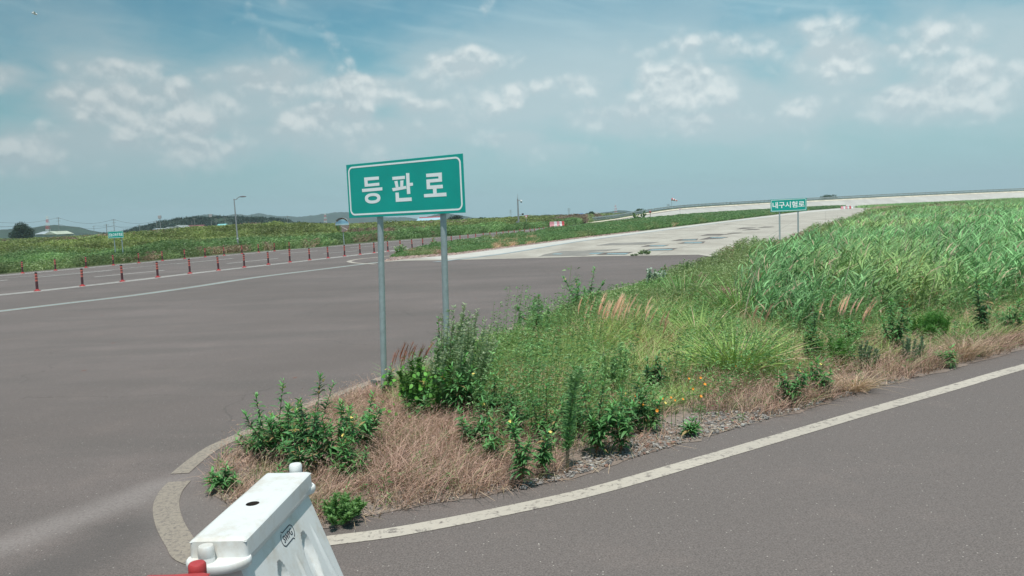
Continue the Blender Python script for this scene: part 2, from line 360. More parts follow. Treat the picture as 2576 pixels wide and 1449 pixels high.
def strips(acc, P, D, B, L, W, col, segs=3, prof='grass', side=None, col2=None):
    """a bent blade or leaf for every row: root P, direction D, bend B, length L, width W"""
    N = len(P); L = np.broadcast_to(L, (N,)).astype(float); W = np.broadcast_to(W, (N,)).astype(float)
    t = np.linspace(0, 1, segs + 1)
    if prof == 'grass': wp = (1 - t ** 1.6) * 0.5 + 0.02
    elif prof == 'leaf': wp = np.sin(np.pi * np.clip(t * 0.94 + 0.06, 0, 1) ** 0.75) * 0.5 + 0.015
    elif prof == 'reed': wp = np.array([0.35, 0.5, 0.3, 0.02]) if segs == 3 else np.interp(t, [0, .3, .7, 1], [.35, .5, .3, .02])
    elif prof == 'stem': wp = 0.5 - 0.3 * t
    elif prof == 'plume': wp = np.interp(t, [0, .25, .6, 1], [.12, .45, .5, .08])
    else: wp = np.full_like(t, 0.5)
    cen = P[:, None, :] + (D * L[:, None])[:, None, :] * t[None, :, None] + (B * L[:, None])[:, None, :] * (t ** 2)[None, :, None]
    if side is None:
        r = rng.normal(size=(N, 3)); r[:, 2] *= 0.3
        side = nrmz(np.cross(D, r))
    off = side[:, None, :] * (W[:, None] * wp[None, :])[:, :, None]
    V = np.stack([cen - off, cen + off], 2).reshape(-1, 3)
    k = np.arange(segs); f = np.stack([2 * k, 2 * k + 1, 2 * k + 3, 2 * k + 2], 1)
    F = (f[None] + (np.arange(N) * 2 * (segs + 1))[:, None, None]).reshape(-1, 4)
    col = np.broadcast_to(col, (N, 3))
    if col2 is None: C = np.repeat(col, 2 * (segs + 1), 0)
    else:
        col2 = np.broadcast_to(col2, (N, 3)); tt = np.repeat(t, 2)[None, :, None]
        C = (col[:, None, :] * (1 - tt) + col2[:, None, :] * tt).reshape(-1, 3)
    acc.add(V, F, C)
def jit(col, n, a=0.2, hue=0.06):
    c = np.tile(np.array(col, float), (n, 1)) * rng.uniform(1 - a, 1 + a, (n, 1)) * rng.uniform(1 - hue, 1 + hue, (n, 3))
    return np.clip(c, 0.005, 1)
def inpoly(P, poly):
    x, y = P[:, 0], P[:, 1]; r = np.zeros(len(P), bool); poly = np.asarray(poly)[:, :2]
    j = len(poly) - 1
    for i in range(len(poly)):
        xi, yi = poly[i]; xj, yj = poly[j]
        r ^= ((yi > y) != (yj > y)) & (x < (xj - xi) * (y - yi) / (yj - yi + 1e-12) + xi); j = i
    return r
def gp(pts): return np.array([G(*p)[:2] for p in pts])
def vnoise(P, sc, seed=0):
    """smooth 2-D value noise in 0..1 for patchiness"""
    q = P[:, :2] * sc + seed * 17.3; i = np.floor(q).astype(int); f = q - i; f = f * f * (3 - 2 * f)
    def h(a, b):
        v = np.sin(a * 127.1 + b * 311.7 + seed * 74.7) * 43758.5453; return v - np.floor(v)
    return ((h(i[:, 0], i[:, 1]) * (1 - f[:, 0]) + h(i[:, 0] + 1, i[:, 1]) * f[:, 0]) * (1 - f[:, 1])
            + (h(i[:, 0], i[:, 1] + 1) * (1 - f[:, 0]) + h(i[:, 0] + 1, i[:, 1] + 1) * f[:, 0]) * f[:, 1])
def scatter(poly, dens, near=0.0, far=1e9, margin=260):
    """points in a ground polygon, dens(distance) per square metre, kept to what the photo or a step aside could see"""
    poly = np.asarray(poly); out = []
    x0, y0 = poly.min(0)[:2]; x1, y1 = poly.max(0)[:2]
    y0 = max(y0, near); y1 = min(y1, far); yy = y0
    while yy < y1:
        ye = min(y1, yy * 1.12 + 0.5)
        lo = max(x0, -0.78 * ye - 1); hi = min(x1, 0.80 * ye + 1)
        if hi > lo:
            n = rng.poisson(dens(0.5 * (yy + ye)) * (hi - lo) * (ye - yy))
            P = np.stack([rng.uniform(lo, hi, n), rng.uniform(yy, ye, n), np.zeros(n)], 1)
            P = P[inpoly(P, poly)]
            if len(P):
                px, py, d = proj(P); P = P[(px > -margin) & (px < 2576 + margin)]
                out.append(P)
        yy = ye
    return np.concatenate(out) if out else np.zeros((0, 3))
def sheet(name, pts, z, mat, kind='structure', label=None, cat=None):
    me = bpy.data.meshes.new(name); p3 = [Vector((p[0], p[1], z)) for p in pts]
    tri = geometry.tessellate_polygon([p3])
    me.from_pydata(p3, [], [tuple(t_) for t_ in tri]); bm = bmesh.new(); bm.from_mesh(me)
    for f in bm.faces:
        if f.normal.z < 0: f.normal_flip()
    bm.to_mesh(me); bm.free()
    o = link(name, me, mat); return tag(o, label, cat, None, kind)
def smooth_line(pts, n=6):
    P = np.array([p[:2] for p in pts]); P = np.vstack([2 * P[0] - P[1], P, 2 * P[-1] - P[-2]]); out = []
    for i in range(1, len(P) - 2):
        for k in range(n):
            t_ = k / n
            out.append(0.5 * ((2 * P[i]) + (-P[i - 1] + P[i + 1]) * t_ + (2 * P[i - 1] - 5 * P[i] + 4 * P[i + 1] - P[i + 2]) * t_ ** 2 + (-P[i - 1] + 3 * P[i] - 3 * P[i + 1] + P[i + 2]) * t_ ** 3))
    out.append(P[-2]); return np.array(out)
def ribbon_into(V, F, P, width, z, off=0.0):
    T = np.gradient(P, axis=0); T /= np.linalg.norm(T, axis=1, keepdims=True); Nn = np.stack([-T[:, 1], T[:, 0]], 1)
    b = len(V)
    for p, n in zip(P, Nn):
        V.append((*(p + n * (off - width / 2)), z)); V.append((*(p + n * (off + width / 2)), z))
    for i in range(len(P) - 1): F.append((b + 2 * i, b + 2 * i + 2, b + 2 * i + 3, b + 2 * i + 1))
def marking(name, lines, mat):
    """lines: list of (points, width, offset, z)"""
    V = []; F = []
    for P, wd, off, z in lines: ribbon_into(V, F, np.asarray(P), wd, z, off)
    me = bpy.data.meshes.new(name); me.from_pydata(V, [], F)
    return tag(link(name, me, mat), kind='structure')

# ------------------------------------------------------------------ ground, roads
FAR_EDGE = [(-700, 757), (-300, 718), (0, 690), (300, 664), (600, 637), (644, 633.5), (804, 622), (876, 614), (1018, 603), (1150, 593), (1288, 581.5), (1385, 572), (1420, 569)]
WEDGE_TOP = [(1003, 634), (1089, 623.5), (1178, 612), (1280, 599), (1370, 587.5), (1440, 578), (1470, 573.5)]
gnd = sheet('ground', [(-4000, -60), (4000, -60), (4000, 5500), (-4000, 5500)], -0.02, m_field)
fe = gp(FAR_EDGE)
road_pts = [tuple(p) for p in fe] + [tuple(G(1500, 563)[:2]), tuple(G(1560, 566)[:2]), (14, 78), (20, 46), (60, 40), (60, -20), (-90, -20), (-120, 20)]
road = sheet('asphalt_road', road_pts, 0.0, m_asph)
CONC = [(964, 659), (1014, 656), (1166, 653.5), (1288, 650.8), (1500, 645), (1758, 641), (1850, 655), (1950, 640), (2050, 610), (2120, 580), (2200, 548), (2330, 524),
        (2200, 519.5), (2127, 522.5), (2032, 530), (1932, 542.5), (1763, 563), (1608, 582), (1448, 600), (1288, 620.5), (1144, 638), (1014, 648)]
conc = sheet('concrete_test_road', gp(CONC), 0.006, m_conc)
shoulder = sheet('pale_shoulder', gp([(1014, 649), (1144, 639.5), (1288, 622), (1448, 601.5), (1608, 583.3), (1763, 564), (1932, 543.3), (2032, 530.8), (2127, 523), (2127, 526), (2032, 534.5), (1838, 558), (1763, 567.5), (1608, 588), (1448, 609), (1288, 635), (1200, 646), (1120, 652)]),
                 0.011, plain('shoulder_concrete', (0.50, 0.475, 0.43), 0.85, nscale=0.9, namt=0.14))

def rowline(pts, a=0, b=None): return smooth_line([G(*p) for p in pts], 5)
near_row = [(-260, 766), (-100, 752), (0, 742), (94, 732.5), (308, 708.7), (478, 688.7), (614.7, 673.2), (779, 655), (906, 640.5), (1007, 628.8), (1089, 620.2), (1178, 609), (1280, 596.5), (1400, 580.5), (1440, 575.5)]
far_row = [(-300, 721), (0, 693.8), (140, 681), (285.5, 667.7), (409, 656.7), (516.5, 647), (640, 636.5), (728, 628), (867, 618), (941, 611.5), (1018, 605), (1150, 594.5), (1288, 583), (1400, 572.5)]
blue = [(-260, 813), (-100, 794), (0, 783), (160, 764), (322, 745), (483, 722.6), (644, 698), (805, 678), (944, 661), (1050, 650.5)]
blue2 = [(1094, 659.5), (1144, 654), (1288, 635.5), (1448, 608.8), (1608, 587.5), (1763, 567.3), (1838, 557.5), (1932, 546)]
NR, FR, BL, BL2 = rowline(near_row), rowline(far_row), rowline(blue), rowline(blue2)
m_line2 = paintmat('road_paint_bright', (0.66, 0.64, 0.60), -0.02)
marking('double_white_line', [(NR, 0.16, 0.22, 0.005), (NR, 0.16, -0.22, 0.005)], m_line2)
marking('edge_white_line', [(FR, 0.15, 0.22, 0.005), (FR, 0.15, -0.22, 0.005), (rowline([(-100, 709), (0, 700), (210, 685), (450, 662)]), 0.10, 0, 0.0052)], m_line2)
marking('blue_line', [(BL, 0.30, 0, 0.005)], m_blue)
marking('blue_line_edge', [(BL, 0.10, 0.22, 0.0055), (BL, 0.10, -0.22, 0.0055)], m_white)
marking('concrete_blue_line', [(BL2, 0.42, 0, 0.016)], plain('blue_grey_line', (0.30, 0.35, 0.36), 0.8, nscale=0.7))
dash = [((90, 698), (282, 680)), ((237, 697), (414, 680)), ((446, 663.5), (586, 650)), ((571, 663), (700, 650)), ((706, 639), (799, 631)), ((814, 638), (899, 631)),
        ((881, 623.5), (946, 618)), ((1014, 611), (1057, 608)), ((979, 622), (1006, 620)), ((1130, 603), (1200, 597)), ((1050, 618), (1110, 613)), ((1240, 594), (1290, 589)), ((-150, 720), (20, 704.5))]
marking('lane_dash', [(np.array([G(*a)[:2], G(*b)[:2]]), 0.17, 0, 0.006) for a, b in dash], m_line2)
nose = smooth_line([G(*p) for p in [(945, 664.5), (913, 663), (889, 661), (878, 658), (884, 655.5), (906, 651.5), (949, 647.2), (1000, 642), (1040, 637.5)]], 5)
marking('nose_line', [(nose, 0.28, 0, 0.0065)], m_white)
gl = [(835, 1360), (1000, 1338), (1250, 1290), (1500, 1234), (1750, 1163), (2000, 1090), (2200, 1031), (2400, 974), (2576, 923), (2900, 838), (3300, 745)]
marking('verge_line', [(smooth_line([G(*p) for p in [(700, 1385), (760, 1372)] + gl], 6), 0.185, 0, 0.004)], m_white)
ul = [(452, 1192), (490, 1160), (540, 1125), (600, 1098), (750, 1029), (900, 974), (1050, 918), (1210, 850), (1330, 812), (1520, 737), (1600, 713), (1700, 681), (1770, 660)]
marking('verge_upper_line', [(smooth_line([G(*p) for p in ul], 6), 0.17, 0, 0.005)], m_old)
tip = [(452, 1212), (428, 1240), (418, 1275), (428, 1320), (455, 1368), (480, 1400), (560, 1420), (640, 1408), (700, 1385)]
marking('verge_tip_line', [(smooth_line([G(*p) for p in tip], 6), 0.20, 0, 0.0055)], m_old)

# damp stains, pools, and pit-step shade painted as flat dark sheets
def Z5(pts): return [((2040 + a / 3.903) * .67083, (880 + b / 3.903) * .67083) for a, b in pts]
damp_shade = [[(-90, 330), (0, 292), (250, 245), (520, 236), (930, 262), (720, 292), (600, 312), (0, 318)], [(760, 299), (915, 263), (1310, 255), (1190, 295)],
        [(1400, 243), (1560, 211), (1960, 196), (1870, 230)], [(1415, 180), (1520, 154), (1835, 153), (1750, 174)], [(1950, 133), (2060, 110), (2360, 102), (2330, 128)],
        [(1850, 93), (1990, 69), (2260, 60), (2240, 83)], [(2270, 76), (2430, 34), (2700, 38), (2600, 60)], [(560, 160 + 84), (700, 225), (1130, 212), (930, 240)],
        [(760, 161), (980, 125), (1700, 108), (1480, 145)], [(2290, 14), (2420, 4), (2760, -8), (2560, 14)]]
for k, pl in enumerate(damp_shade):
    sheet('damp_shade_patch', gp(Z5(pl)), 0.0125 + 0.0004 * k, m_wet if k in (0, 7, 8) else m_pitshade)
pools = [[(110, 292), (160, 279), (280, 279), (240, 292)], [(650, 287), (690, 271), (880, 266), (800, 287)], [(905, 291), (945, 276), (1250, 273), (1185, 294)],
         [(1520, 237), (1580, 219), (1890, 214), (1860, 229)], [(1530, 173), (1565, 161), (1805, 157), (1740, 174)], [(2040, 130), (2065, 115), (2320, 112), (2300, 127)],
         [(2000, 86), (2050, 77), (2240, 73), (2210, 84)], [(2420, 50), (2460, 42), (2680, 44), (2580, 56)]]
for k, pl in enumerate(pools): sheet('water', gp(Z5(pl)), 0.018 + 0.0003 * k, m_water)
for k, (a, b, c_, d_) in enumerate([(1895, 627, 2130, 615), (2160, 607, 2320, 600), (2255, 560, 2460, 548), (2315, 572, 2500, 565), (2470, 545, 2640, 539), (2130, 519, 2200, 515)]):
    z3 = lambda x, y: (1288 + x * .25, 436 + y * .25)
    sheet('damp_shade_patch', gp([z3(a, b + 3), z3(a + 70, d_ - 1), z3(c_, d_ - 1), z3(c_ - 40, d_ + 5)]), 0.022 + 0.0003 * k, m_pitshade)  # flat dark sheet painting the shade of a pit's step

# verge (the planted point between the two roads), median wedge
GORE_L = [(528, 1240), (530, 1195), (560, 1150), (620, 1105), (700, 1068), (850, 1008), (960, 968), (1050, 934), (1210, 868), (1330, 830), (1400, 800), (1520, 757), (1600, 732), (1700, 698), (1770, 668), (1850, 652), (1950, 632), (2050, 600), (2120, 572), (2200, 545), (2330, 523)]
GORE_R = [(3900, 620), (3300, 700), (2900, 790), (2576, 880), (2400, 925), (2250, 968), (2080, 1015), (1900, 1068), (1700, 1123), (1440, 1203), (1300, 1237), (1000, 1292), (860, 1326), (700, 1330), (590, 1290)]
gl_w, gr_w = gp(GORE_L), gp(GORE_R)
def ragged(P, a):
    P = smooth_line(P, 14); out = [P[0]]
    for p, q in zip(P, P[1:]):
        L = np.linalg.norm(q - p); n_ = max(1, int(min(L, 3) / .12))
        for k in range(1, n_ + 1): out.append(p + (q - p) * k / n_)
    out = np.array(out); d = np.linalg.norm(out, axis=1)
    return out + (np.stack([vnoise(out, 1.7, 61), vnoise(out, 1.7, 62)], 1) - .5) * a * 1.4 + (np.stack([vnoise(out, 7, 63), vnoise(out, 7, 64)], 1) - .5) * a * .6
gore = np.vstack([gl_w, [[300, 420], [300, 120]], gr_w])
sheet('verge_soil', np.vstack([ragged(gl_w[:-4], .16), gl_w[-4:], [[300, 420], [300, 120]], gr_w[:3], ragged(gr_w[3:], .16)]), 0.0045, m_dirt)
WEDGE_B = [(2127, 521.8), (2032, 529.5), (1932, 541.5), (1763, 561.5), (1608, 580.5), (1448, 598.5), (1288, 619.5), (1144, 637), (1014, 646), (985, 648)]
wedge = np.vstack([gp(WEDGE_TOP), gp([(1560, 562), (1700, 548), (1850, 536), (2032, 525)]), gp(WEDGE_B)])
sheet('median_soil', wedge, 0.012, m_dirt)
sheet('median_gravel', gp([(964, 659), (1014, 653), (1144, 642), (1288, 623), (1448, 601), (1608, 582.5), (1608, 580), (1448, 597), (1288, 617), (1144, 633), (1014, 643), (975, 654)]), 0.0135,
      plain('pale_gravel', (0.40, 0.31, 0.27), 0.9, nscale=6, namt=0.5))

# low mound under the far field
def zt(P):
    """height of the far field: a low swell left of the middle"""
    Y = P[:, 1]; a = P[:, 0] / np.maximum(Y, 1)
    edge = np.interp(a, (fe[:, 0] / fe[:, 1])[1:], fe[1:, 1])
    s_ = np.clip((Y - edge - 6) / 40, 0, 1); s_ = s_ * s_ * (3 - 2 * s_)
    return s_ * (1.15 * np.exp(-((a + 0.33) / 0.13) ** 2) + 0.35 * np.exp(-((a + 0.02) / 0.12) ** 2) + 0.15) * np.clip((420 - Y) / 150, 0, 1)
na, nd = 90, 60
aa = np.linspace(-0.72, 0.30, na); ss = np.linspace(0, 1, nd) ** 2
V = []
for a in aa:
    e0 = float(np.interp(a, (fe[:, 0] / fe[:, 1])[1:], fe[1:, 1])) + 1
    for s_ in ss: V.append((a * (e0 + s_ * (430 - min(e0, 420))), e0 + s_ * (430 - min(e0, 420)), 0))
V = np.array(V); V[:, 2] = zt(V) - 0.012
F = [(i * nd + j, (i + 1) * nd + j, (i + 1) * nd + j + 1, i * nd + j + 1) for i in range(na - 1) for j in range(nd - 1)]
me = bpy.data.meshes.new('terrain'); me.from_pydata([tuple(v) for v in V], [], F)
tag(link('terrain', me, m_field), kind='structure')

# banked curve
TOP = [(1420, 568, 181), (1460, 564, 184), (1499, 559, 190), (1560, 550.5, 225), (1608, 541, 255), (1700, 525, 300), (1838, 516.5, 350), (1932, 511, 380), (2032, 506, 400), (2232, 496, 430), (2432, 487, 450), (2576, 481, 460), (2900, 467, 472), (3400, 446, 470)]
tp = [at(*p) for p in TOP]
tp = np.array(tp); tp[:, 2] = np.maximum(tp[:, 2], 0.05)
k_ = np.linspace(0, len(tp) - 1, 90); tp = np.stack([np.interp(k_, range(len(tp)), tp[:, i]) for i in range(3)], 1)
for _ in range(12): tp[1:-1] = 0.25 * tp[:-2] + 0.5 * tp[1:-1] + 0.25 * tp[2:]
T_ = np.gradient(tp[:, :2], axis=0); T_ /= np.linalg.norm(T_, axis=1, keepdims=True); Nn = np.stack([T_[:, 1], -T_[:, 0]], 1)   # towards the inside
def offs(d, z): return np.column_stack([tp[:, :2] + Nn * np.asarray(d)[..., None], z])
wid = np.interp(tp[:, 0], [10, 30, 60, 120], [6, 9, 12, 14])
rows = []
for u in np.linspace(0, 1, 9):
    rows.append(offs(wid * (1 - u) + 0 * tp[:, 2], 0.03 + (tp[:, 2] - 0.06) * u ** 2.0))
V = np.concatenate(rows); n = len(tp)
F = [(r * n + i, r * n + i + 1, (r + 1) * n + i + 1, (r + 1) * n + i) for r in range(8) for i in range(n - 1)]
me = bpy.data.meshes.new('banked_road'); me.from_pydata([tuple(v) for v in V], [], F); me.polygons.foreach_set('use_smooth', [True] * len(F))
tag(link('banked_road', me, m_bank), kind='structure')
rim = [offs(0.0 * wid + 0.9, tp[:, 2] * 0.88 + 0.06), offs(0.0 * wid, tp[:, 2] + 0.12), offs(0.0 * wid - 0.5, tp[:, 2] + 0.12)]
V = np.concatenate(rim); F = [(r * n + i, r * n + i + 1, (r + 1) * n + i + 1, (r + 1) * n + i) for r in range(2) for i in range(n - 1)]
me = bpy.data.meshes.new('bank_rim'); me.from_pydata([tuple(v) for v in V], [], F)
tag(link('bank_rim', me, m_rim), kind='structure')
bk = [offs(0 * wid - 0.5, tp[:, 2] + 0.11), offs(0 * wid - 1.8, tp[:, 2] + 0.25), offs(0 * wid - 9, 0 * wid - 0.03)]
V = np.concatenate(bk)
me = bpy.data.meshes.new('bank_slope'); me.from_pydata([tuple(v) for v in V], [], F)
tag(link('bank_slope', me, m_field), kind='structure')
# guardrail on the rim: two beams and posts
gr_root = empty('guardrail', (0, 0, 0), 0, 'long grey two-beam guardrail following the rim of the banked curve', 'guardrail')
g0 = int(np.searchsorted(tp[:, 0], at(1497, 558, 190)[0])); gl3 = offs(0 * wid - 0.9, tp[:, 2] + 0.2)[g0:]
hh = np.interp(gl3[:, 0], [20, 60, 200], [0.95, 1.1, 1.55])
def beam(z0, z1):
    b = bmesh.new(); prof = [(0, 0), (0.05, .15), (0, .4), (0, .6), (0.05, .85), (0, 1), (-.05, .85), (-.03, .5), (-.05, .15)]
    rings = []
    nn = Nn[g0:]
    for p, q, h_ in zip(gl3, nn, hh):
        rings.append([b.verts.new((p[0] + q[0] * a * 1.6, p[1] + q[1] * a * 1.6, p[2] + h_ * (z0 + (z1 - z0) * v))) for a, v in prof])
    for A, B in zip(rings, rings[1:]):
        for k in range(len(prof)): b.faces.new((A[k], A[(k + 1) % 9], B[(k + 1) % 9], B[k]))
    b.faces.new(rings[0]); b.faces.new(rings[-1][::-1])
    m_ = MB(); m_.b.free(); m_.b = b
    return m_.build('beam', m_galv2, gr_root)
beam(0.60, 1.0); beam(0.08, 0.48)
cum = np.concatenate([[0], np.cumsum(np.linalg.norm(np.diff(gl3[:, :2], axis=0), axis=1))])
pm = MB()
for k, d_ in enumerate(np.arange(0, cum[-1], 4.0)):
    p = [np.interp(d_, cum, gl3[:, i]) for i in range(3)]; h_ = np.interp(d_, cum, hh)
    if k == 0:
        e_ = MB(); e_.box((p[0] - .12, p[1] - .1, p[2] + h_ * .45), (0.25, 0.25, h_ * 1.1)); e_.build('end_plate', m_galv, gr_root)
    if k < 100:
        if k == 0: post0 = MB().box((0, 0, 0), (0.12, 0.12, 1.0)).build('post', m_galv2, gr_root)
        o_ = post0 if k == 0 else post0.copy()
        if k: COL.objects.link(o_); o_.parent = gr_root
        o_.location = (p[0] - 0.02, p[1] + 0.22, p[2] + h_ * .42); o_.scale = (1, 1, h_ * 1.1 + 0.3)

# ------------------------------------------------------------------ hills
def ridge(name, pts, Y, thick, col, rough=0.9, zb=-0.5, jag=0.02):
    P = np.array([at(x, y, Y) for x, y in pts]); xs = np.linspace(P[0, 0], P[-1, 0], 160)
    z = np.interp(xs, P[:, 0], P[:, 2]); z = np.convolve(np.pad(z, 2, 'edge'), [.1, .2, .4, .2, .1], 'valid')
    h = z - zb; V = []
    fr = [(-1, 0), (-.72, .25), (-.45, .55), (-.2, .85), (0, 1), (.3, .8), (1, 0)]
    for a, b in fr:
        wob = np.array([math.sin(x * 9.0 / thick + a * 5) + math.sin(x * 23.0 / thick + a * 11) * .5 for x in xs]) * thick * .08
        zz = zb + h * b + (rng.normal(size=len(xs)) * jag * h * (1 if 0 < b else 0))
        V.append(np.stack([xs, Y + a * thick + wob * (1 if b < 1 else 0), zz], 1))
    n = len(xs); V = np.concatenate(V); F = [(r * n + i, r * n + i + 1, (r + 1) * n + i + 1, (r + 1) * n + i) for r in range(6) for i in range(n - 1)]
    me = bpy.data.meshes.new(name); me.from_pydata([tuple(v) for v in V], [], F); me.polygons.foreach_set('use_smooth', [True] * len(F))
    return tag(link(name, me, plain(name + '_forest', col, 0.95, nscale=0.03, namt=0.5, bump=0.0)), kind='structure')
ridge('hills', [(-500, 612), (-260, 596), (-100, 588), (0, 579), (30, 576), (60, 577), (100, 571), (118, 567), (138, 566), (160, 571), (185, 580), (205, 586), (240, 589), (270, 588)], 900, 120, (0.022, 0.045, 0.026))
ridge('hills', [(180, 592), (230, 587), (280, 583), (300, 581), (340, 584), (400, 586), (460, 560), (490, 546), (508, 540), (526, 538.5), (545, 541), (560, 545), (578, 540), (596, 537.5), (612, 540), (621, 542), (640, 537.5), (650, 536), (661, 538.5), (706, 545), (726, 543), (748, 546.5), (794, 541), (830, 536), (861, 533), (889, 534.5), (930, 541), (970, 547), (1019, 545.5), (1049, 551), (1075, 553)], 2300, 300, (0.022, 0.042, 0.028))
ridge('hills', [(1050, 553), (1094, 540), (1115, 535), (1131, 537.5), (1170, 543), (1188, 547.5), (1230, 549), (1290, 547), (1310, 546), (1339, 545), (1353, 542.5), (1362, 541.5), (1374, 539), (1393, 541), (1407, 538.3), (1419.5, 540), (1432, 542), (1460, 542), (1490, 540), (1508, 535), (1538, 532), (1554, 528.5), (1569, 529), (1580, 532), (1591, 533), (1620, 536), (1700, 536)], 2000, 250, (0.022, 0.042, 0.028))
ridge('hills', [(1900, 520), (2000, 514), (2080, 503), (2100, 499.5), (2130, 499), (2150, 503), (2300, 510)], 2200, 250, (0.022, 0.042, 0.028))
WH = [(340, 590), (347, 577), (360, 572), (385, 566), (410, 558), (440, 552), (470, 549), (500, 547), (540, 546), (600, 546), (640, 546), (680, 549), (710, 553), (745, 560), (790, 566), (830, 566)]
ridge('hills', WH, 620, 60, (0.02, 0.04, 0.02), jag=0.0)

# ------------------------------------------------------------------ leafy masses for trees
def crown(acc, c, r, n, col, size, hollow=0.55):
    """leaf sprays on the shells of a few uneven lobes"""
    c = np.array(c, float); r = np.array(r, float); lob = max(7, n // 220)
    q = rng.normal(size=(lob, 3)); q = nrmz(q) * rng.uniform(0.35, 0.8, (lob, 1)); q[:, 2] = np.abs(q[:, 2]) * 1.0 - 0.28
    k = rng.integers(0, lob, n); d = nrmz(rng.normal(size=(n, 3)))
    lr = rng.uniform(0.26, 0.46, lob)
    P = c + (q[k] + d * (lr[k] * rng.uniform(hollow, 1.0, n))[:, None]) * r
    D = nrmz(d + rng.normal(size=(n, 3)) * 0.6); tone = rng.uniform(0.75, 1.25, lob)
    strips(acc, P, D, np.tile([0, 0, -0.25], (n, 1)), rng.uniform(.6, 1.3, n) * size, rng.uniform(.5, 1.0, n) * size, jit(col, n, .28) * tone[k][:, None], 2, 'leaf')
def tree(x, yb, yt, wpx, Y, label, col=(0.045, 0.085, 0.028), n=2600, name='tree', lean=0.0, rz=1.0):
    b = at(x, yb, Y); top = at(x, yt, Y); H = top[2] - b[2]; W = wpx * Y / FPX / 2
    bz = 0.0; Ht = top[2] - bz
    r = empty(name, (b[0], Y, bz), 0, label, 'tree', None)
    m_ = MB(); m_.tube((0, 0, 0), (lean * .3, 0, Ht * .5), Ht * .035, Ht * .02, 8)
    for k in range(6):
        a = k * 1.05 + rng.uniform(0, .5); m_.tube((lean * .2, 0, Ht * (.22 + .05 * k)), (math.cos(a) * W * .6, math.sin(a) * W * .6, Ht * (.45 + .07 * k)), Ht * .014, Ht * .005, 5)
    m_.build('trunk', m_bark, r)
    a = Acc(); cz = Ht * (.50 if Ht < 9 else .55)
    crown(a, (lean, 0, cz), (W, W, (Ht - cz) * 1.0), n, col, max(0.22, W * .085)); a.build('crown', m_leaf, r)
    return r
tree(57, 599, 551.5, 58, 290, 'dark round-crowned tree rising alone before the low hill at far left', (0.03, 0.06, 0.028), 9000)
tree(1146, 560, 535, 46, 240, 'dark green tree whose top shows under the right end of the big green sign', (0.035, 0.06, 0.035), 3000)
tree(1213, 560, 540, 40, 230, 'rounded bright green bush-like tree right of the big green sign', (0.05, 0.11, 0.035), 3500)
tree(1100, 562, 553, 20, 260, 'small green tree at the field edge below the big green sign', (0.06, 0.13, 0.035), 1200)
tree(861, 562, 553, 26, 300, 'low green tree on the field edge right above the round mirror', (0.05, 0.11, 0.035), 1200)
tree(1483, 548, 528, 34, 300, 'bushy green tree standing left of where the guardrail begins', (0.045, 0.10, 0.04), 2600)
tree(1608, 540, 519, 32, 330, 'green tree with jagged top behind the rising guardrail', (0.045, 0.10, 0.035), 2600)
tree(2086, 505, 483, 48, 470, 'green tree peeking over the guardrail right of the smaller green sign', (0.045, 0.10, 0.035), 3200)
tree(1838, 512, 503.5, 12, 420, 'tiny shrub-like tree top just over the guardrail left of the smaller green sign', (0.035, 0.07, 0.03), 500)
tree(1522, 541, 535, 16, 420, 'small dark tree left of the distant red and white mast', (0.04, 0.07, 0.03), 600)
# the wooded hill reads as one mass of crowns
a = Acc(); Pw = np.array([at(x, y, 620) for x, y in WH]); n = 900
xs = rng.uniform(Pw[0, 0] - 2, Pw[-1, 0], n); top = np.interp(xs, Pw[:, 0], Pw[:, 2]); fr = rng.uniform(0, 1, n) ** .7
cen = np.stack([xs, 620 - 60 * (1 - fr), np.maximum(top * fr - 1.5, 0.5)], 1)
for i in range(n):
    m = 46; d = nrmz(rng.normal(size=(m, 3))); d[:, 2] = np.abs(d[:, 2]) * .9 - .1; R_ = rng.uniform(2.2, 4.2)
    strips(a, cen[i] + d * R_ * [1, 1, .75], nrmz(d + rng.normal(size=(m, 3)) * .5), np.zeros((m, 3)), 1.6, 1.5, jit((0.028, 0.055, 0.028), m, .3) * rng.uniform(.7, 1.35), 1, 'leaf')
tag(a.build('wood', m_leaf), 'dark wooded hillside of dense tree crowns behind the houses', 'wood', kind='stuff')

# ------------------------------------------------------------------ weeds as stuff
PERF = 1.0
WIND = np.array([0.9, 0.25, 0.0])
def tufts(acc, P, h, wdt, col, blades=6, spread=0.08, bend=0.5, wind=0.25, segs=3, prof='grass', tip=None, a=0.22):
    n = len(P)
    if n == 0: return
    h = np.broadcast_to(h, (n,)); wdt = np.broadcast_to(wdt, (n,)); col = np.broadcast_to(col, (n, 3))
    k = np.repeat(np.arange(n), blades); m = len(k)
    az = rng.uniform(0, 2 * np.pi, m); out = np.stack([np.cos(az), np.sin(az), 0 * az], 1)
    root = P[k] + out * (rng.uniform(0, 1, (m, 1)) * spread)
    L = h[k] * rng.uniform(0.6, 1.15, m); le = rng.uniform(0.05, 0.35, (m, 1))
    D = nrmz(out * le + WIND * wind * .6 + np.array([0, 0, 1.0])); B = out * rng.uniform(0.1, bend, (m, 1)) + WIND * wind + np.array([0, 0, -1]) * rng.uniform(0.05, bend * .7, (m, 1))
    c = col[k] * rng.uniform(1 - a, 1 + a, (m, 1)) * rng.uniform(.95, 1.05, (m, 3))
    strips(acc, root, D, B, L, wdt[k] * rng.uniform(.7, 1.3, m), c, segs, prof, col2=None if tip is None else tip[k] if np.ndim(tip) == 2 else np.tile(tip, (m, 1)) * rng.uniform(.8, 1.2, (m, 1)))
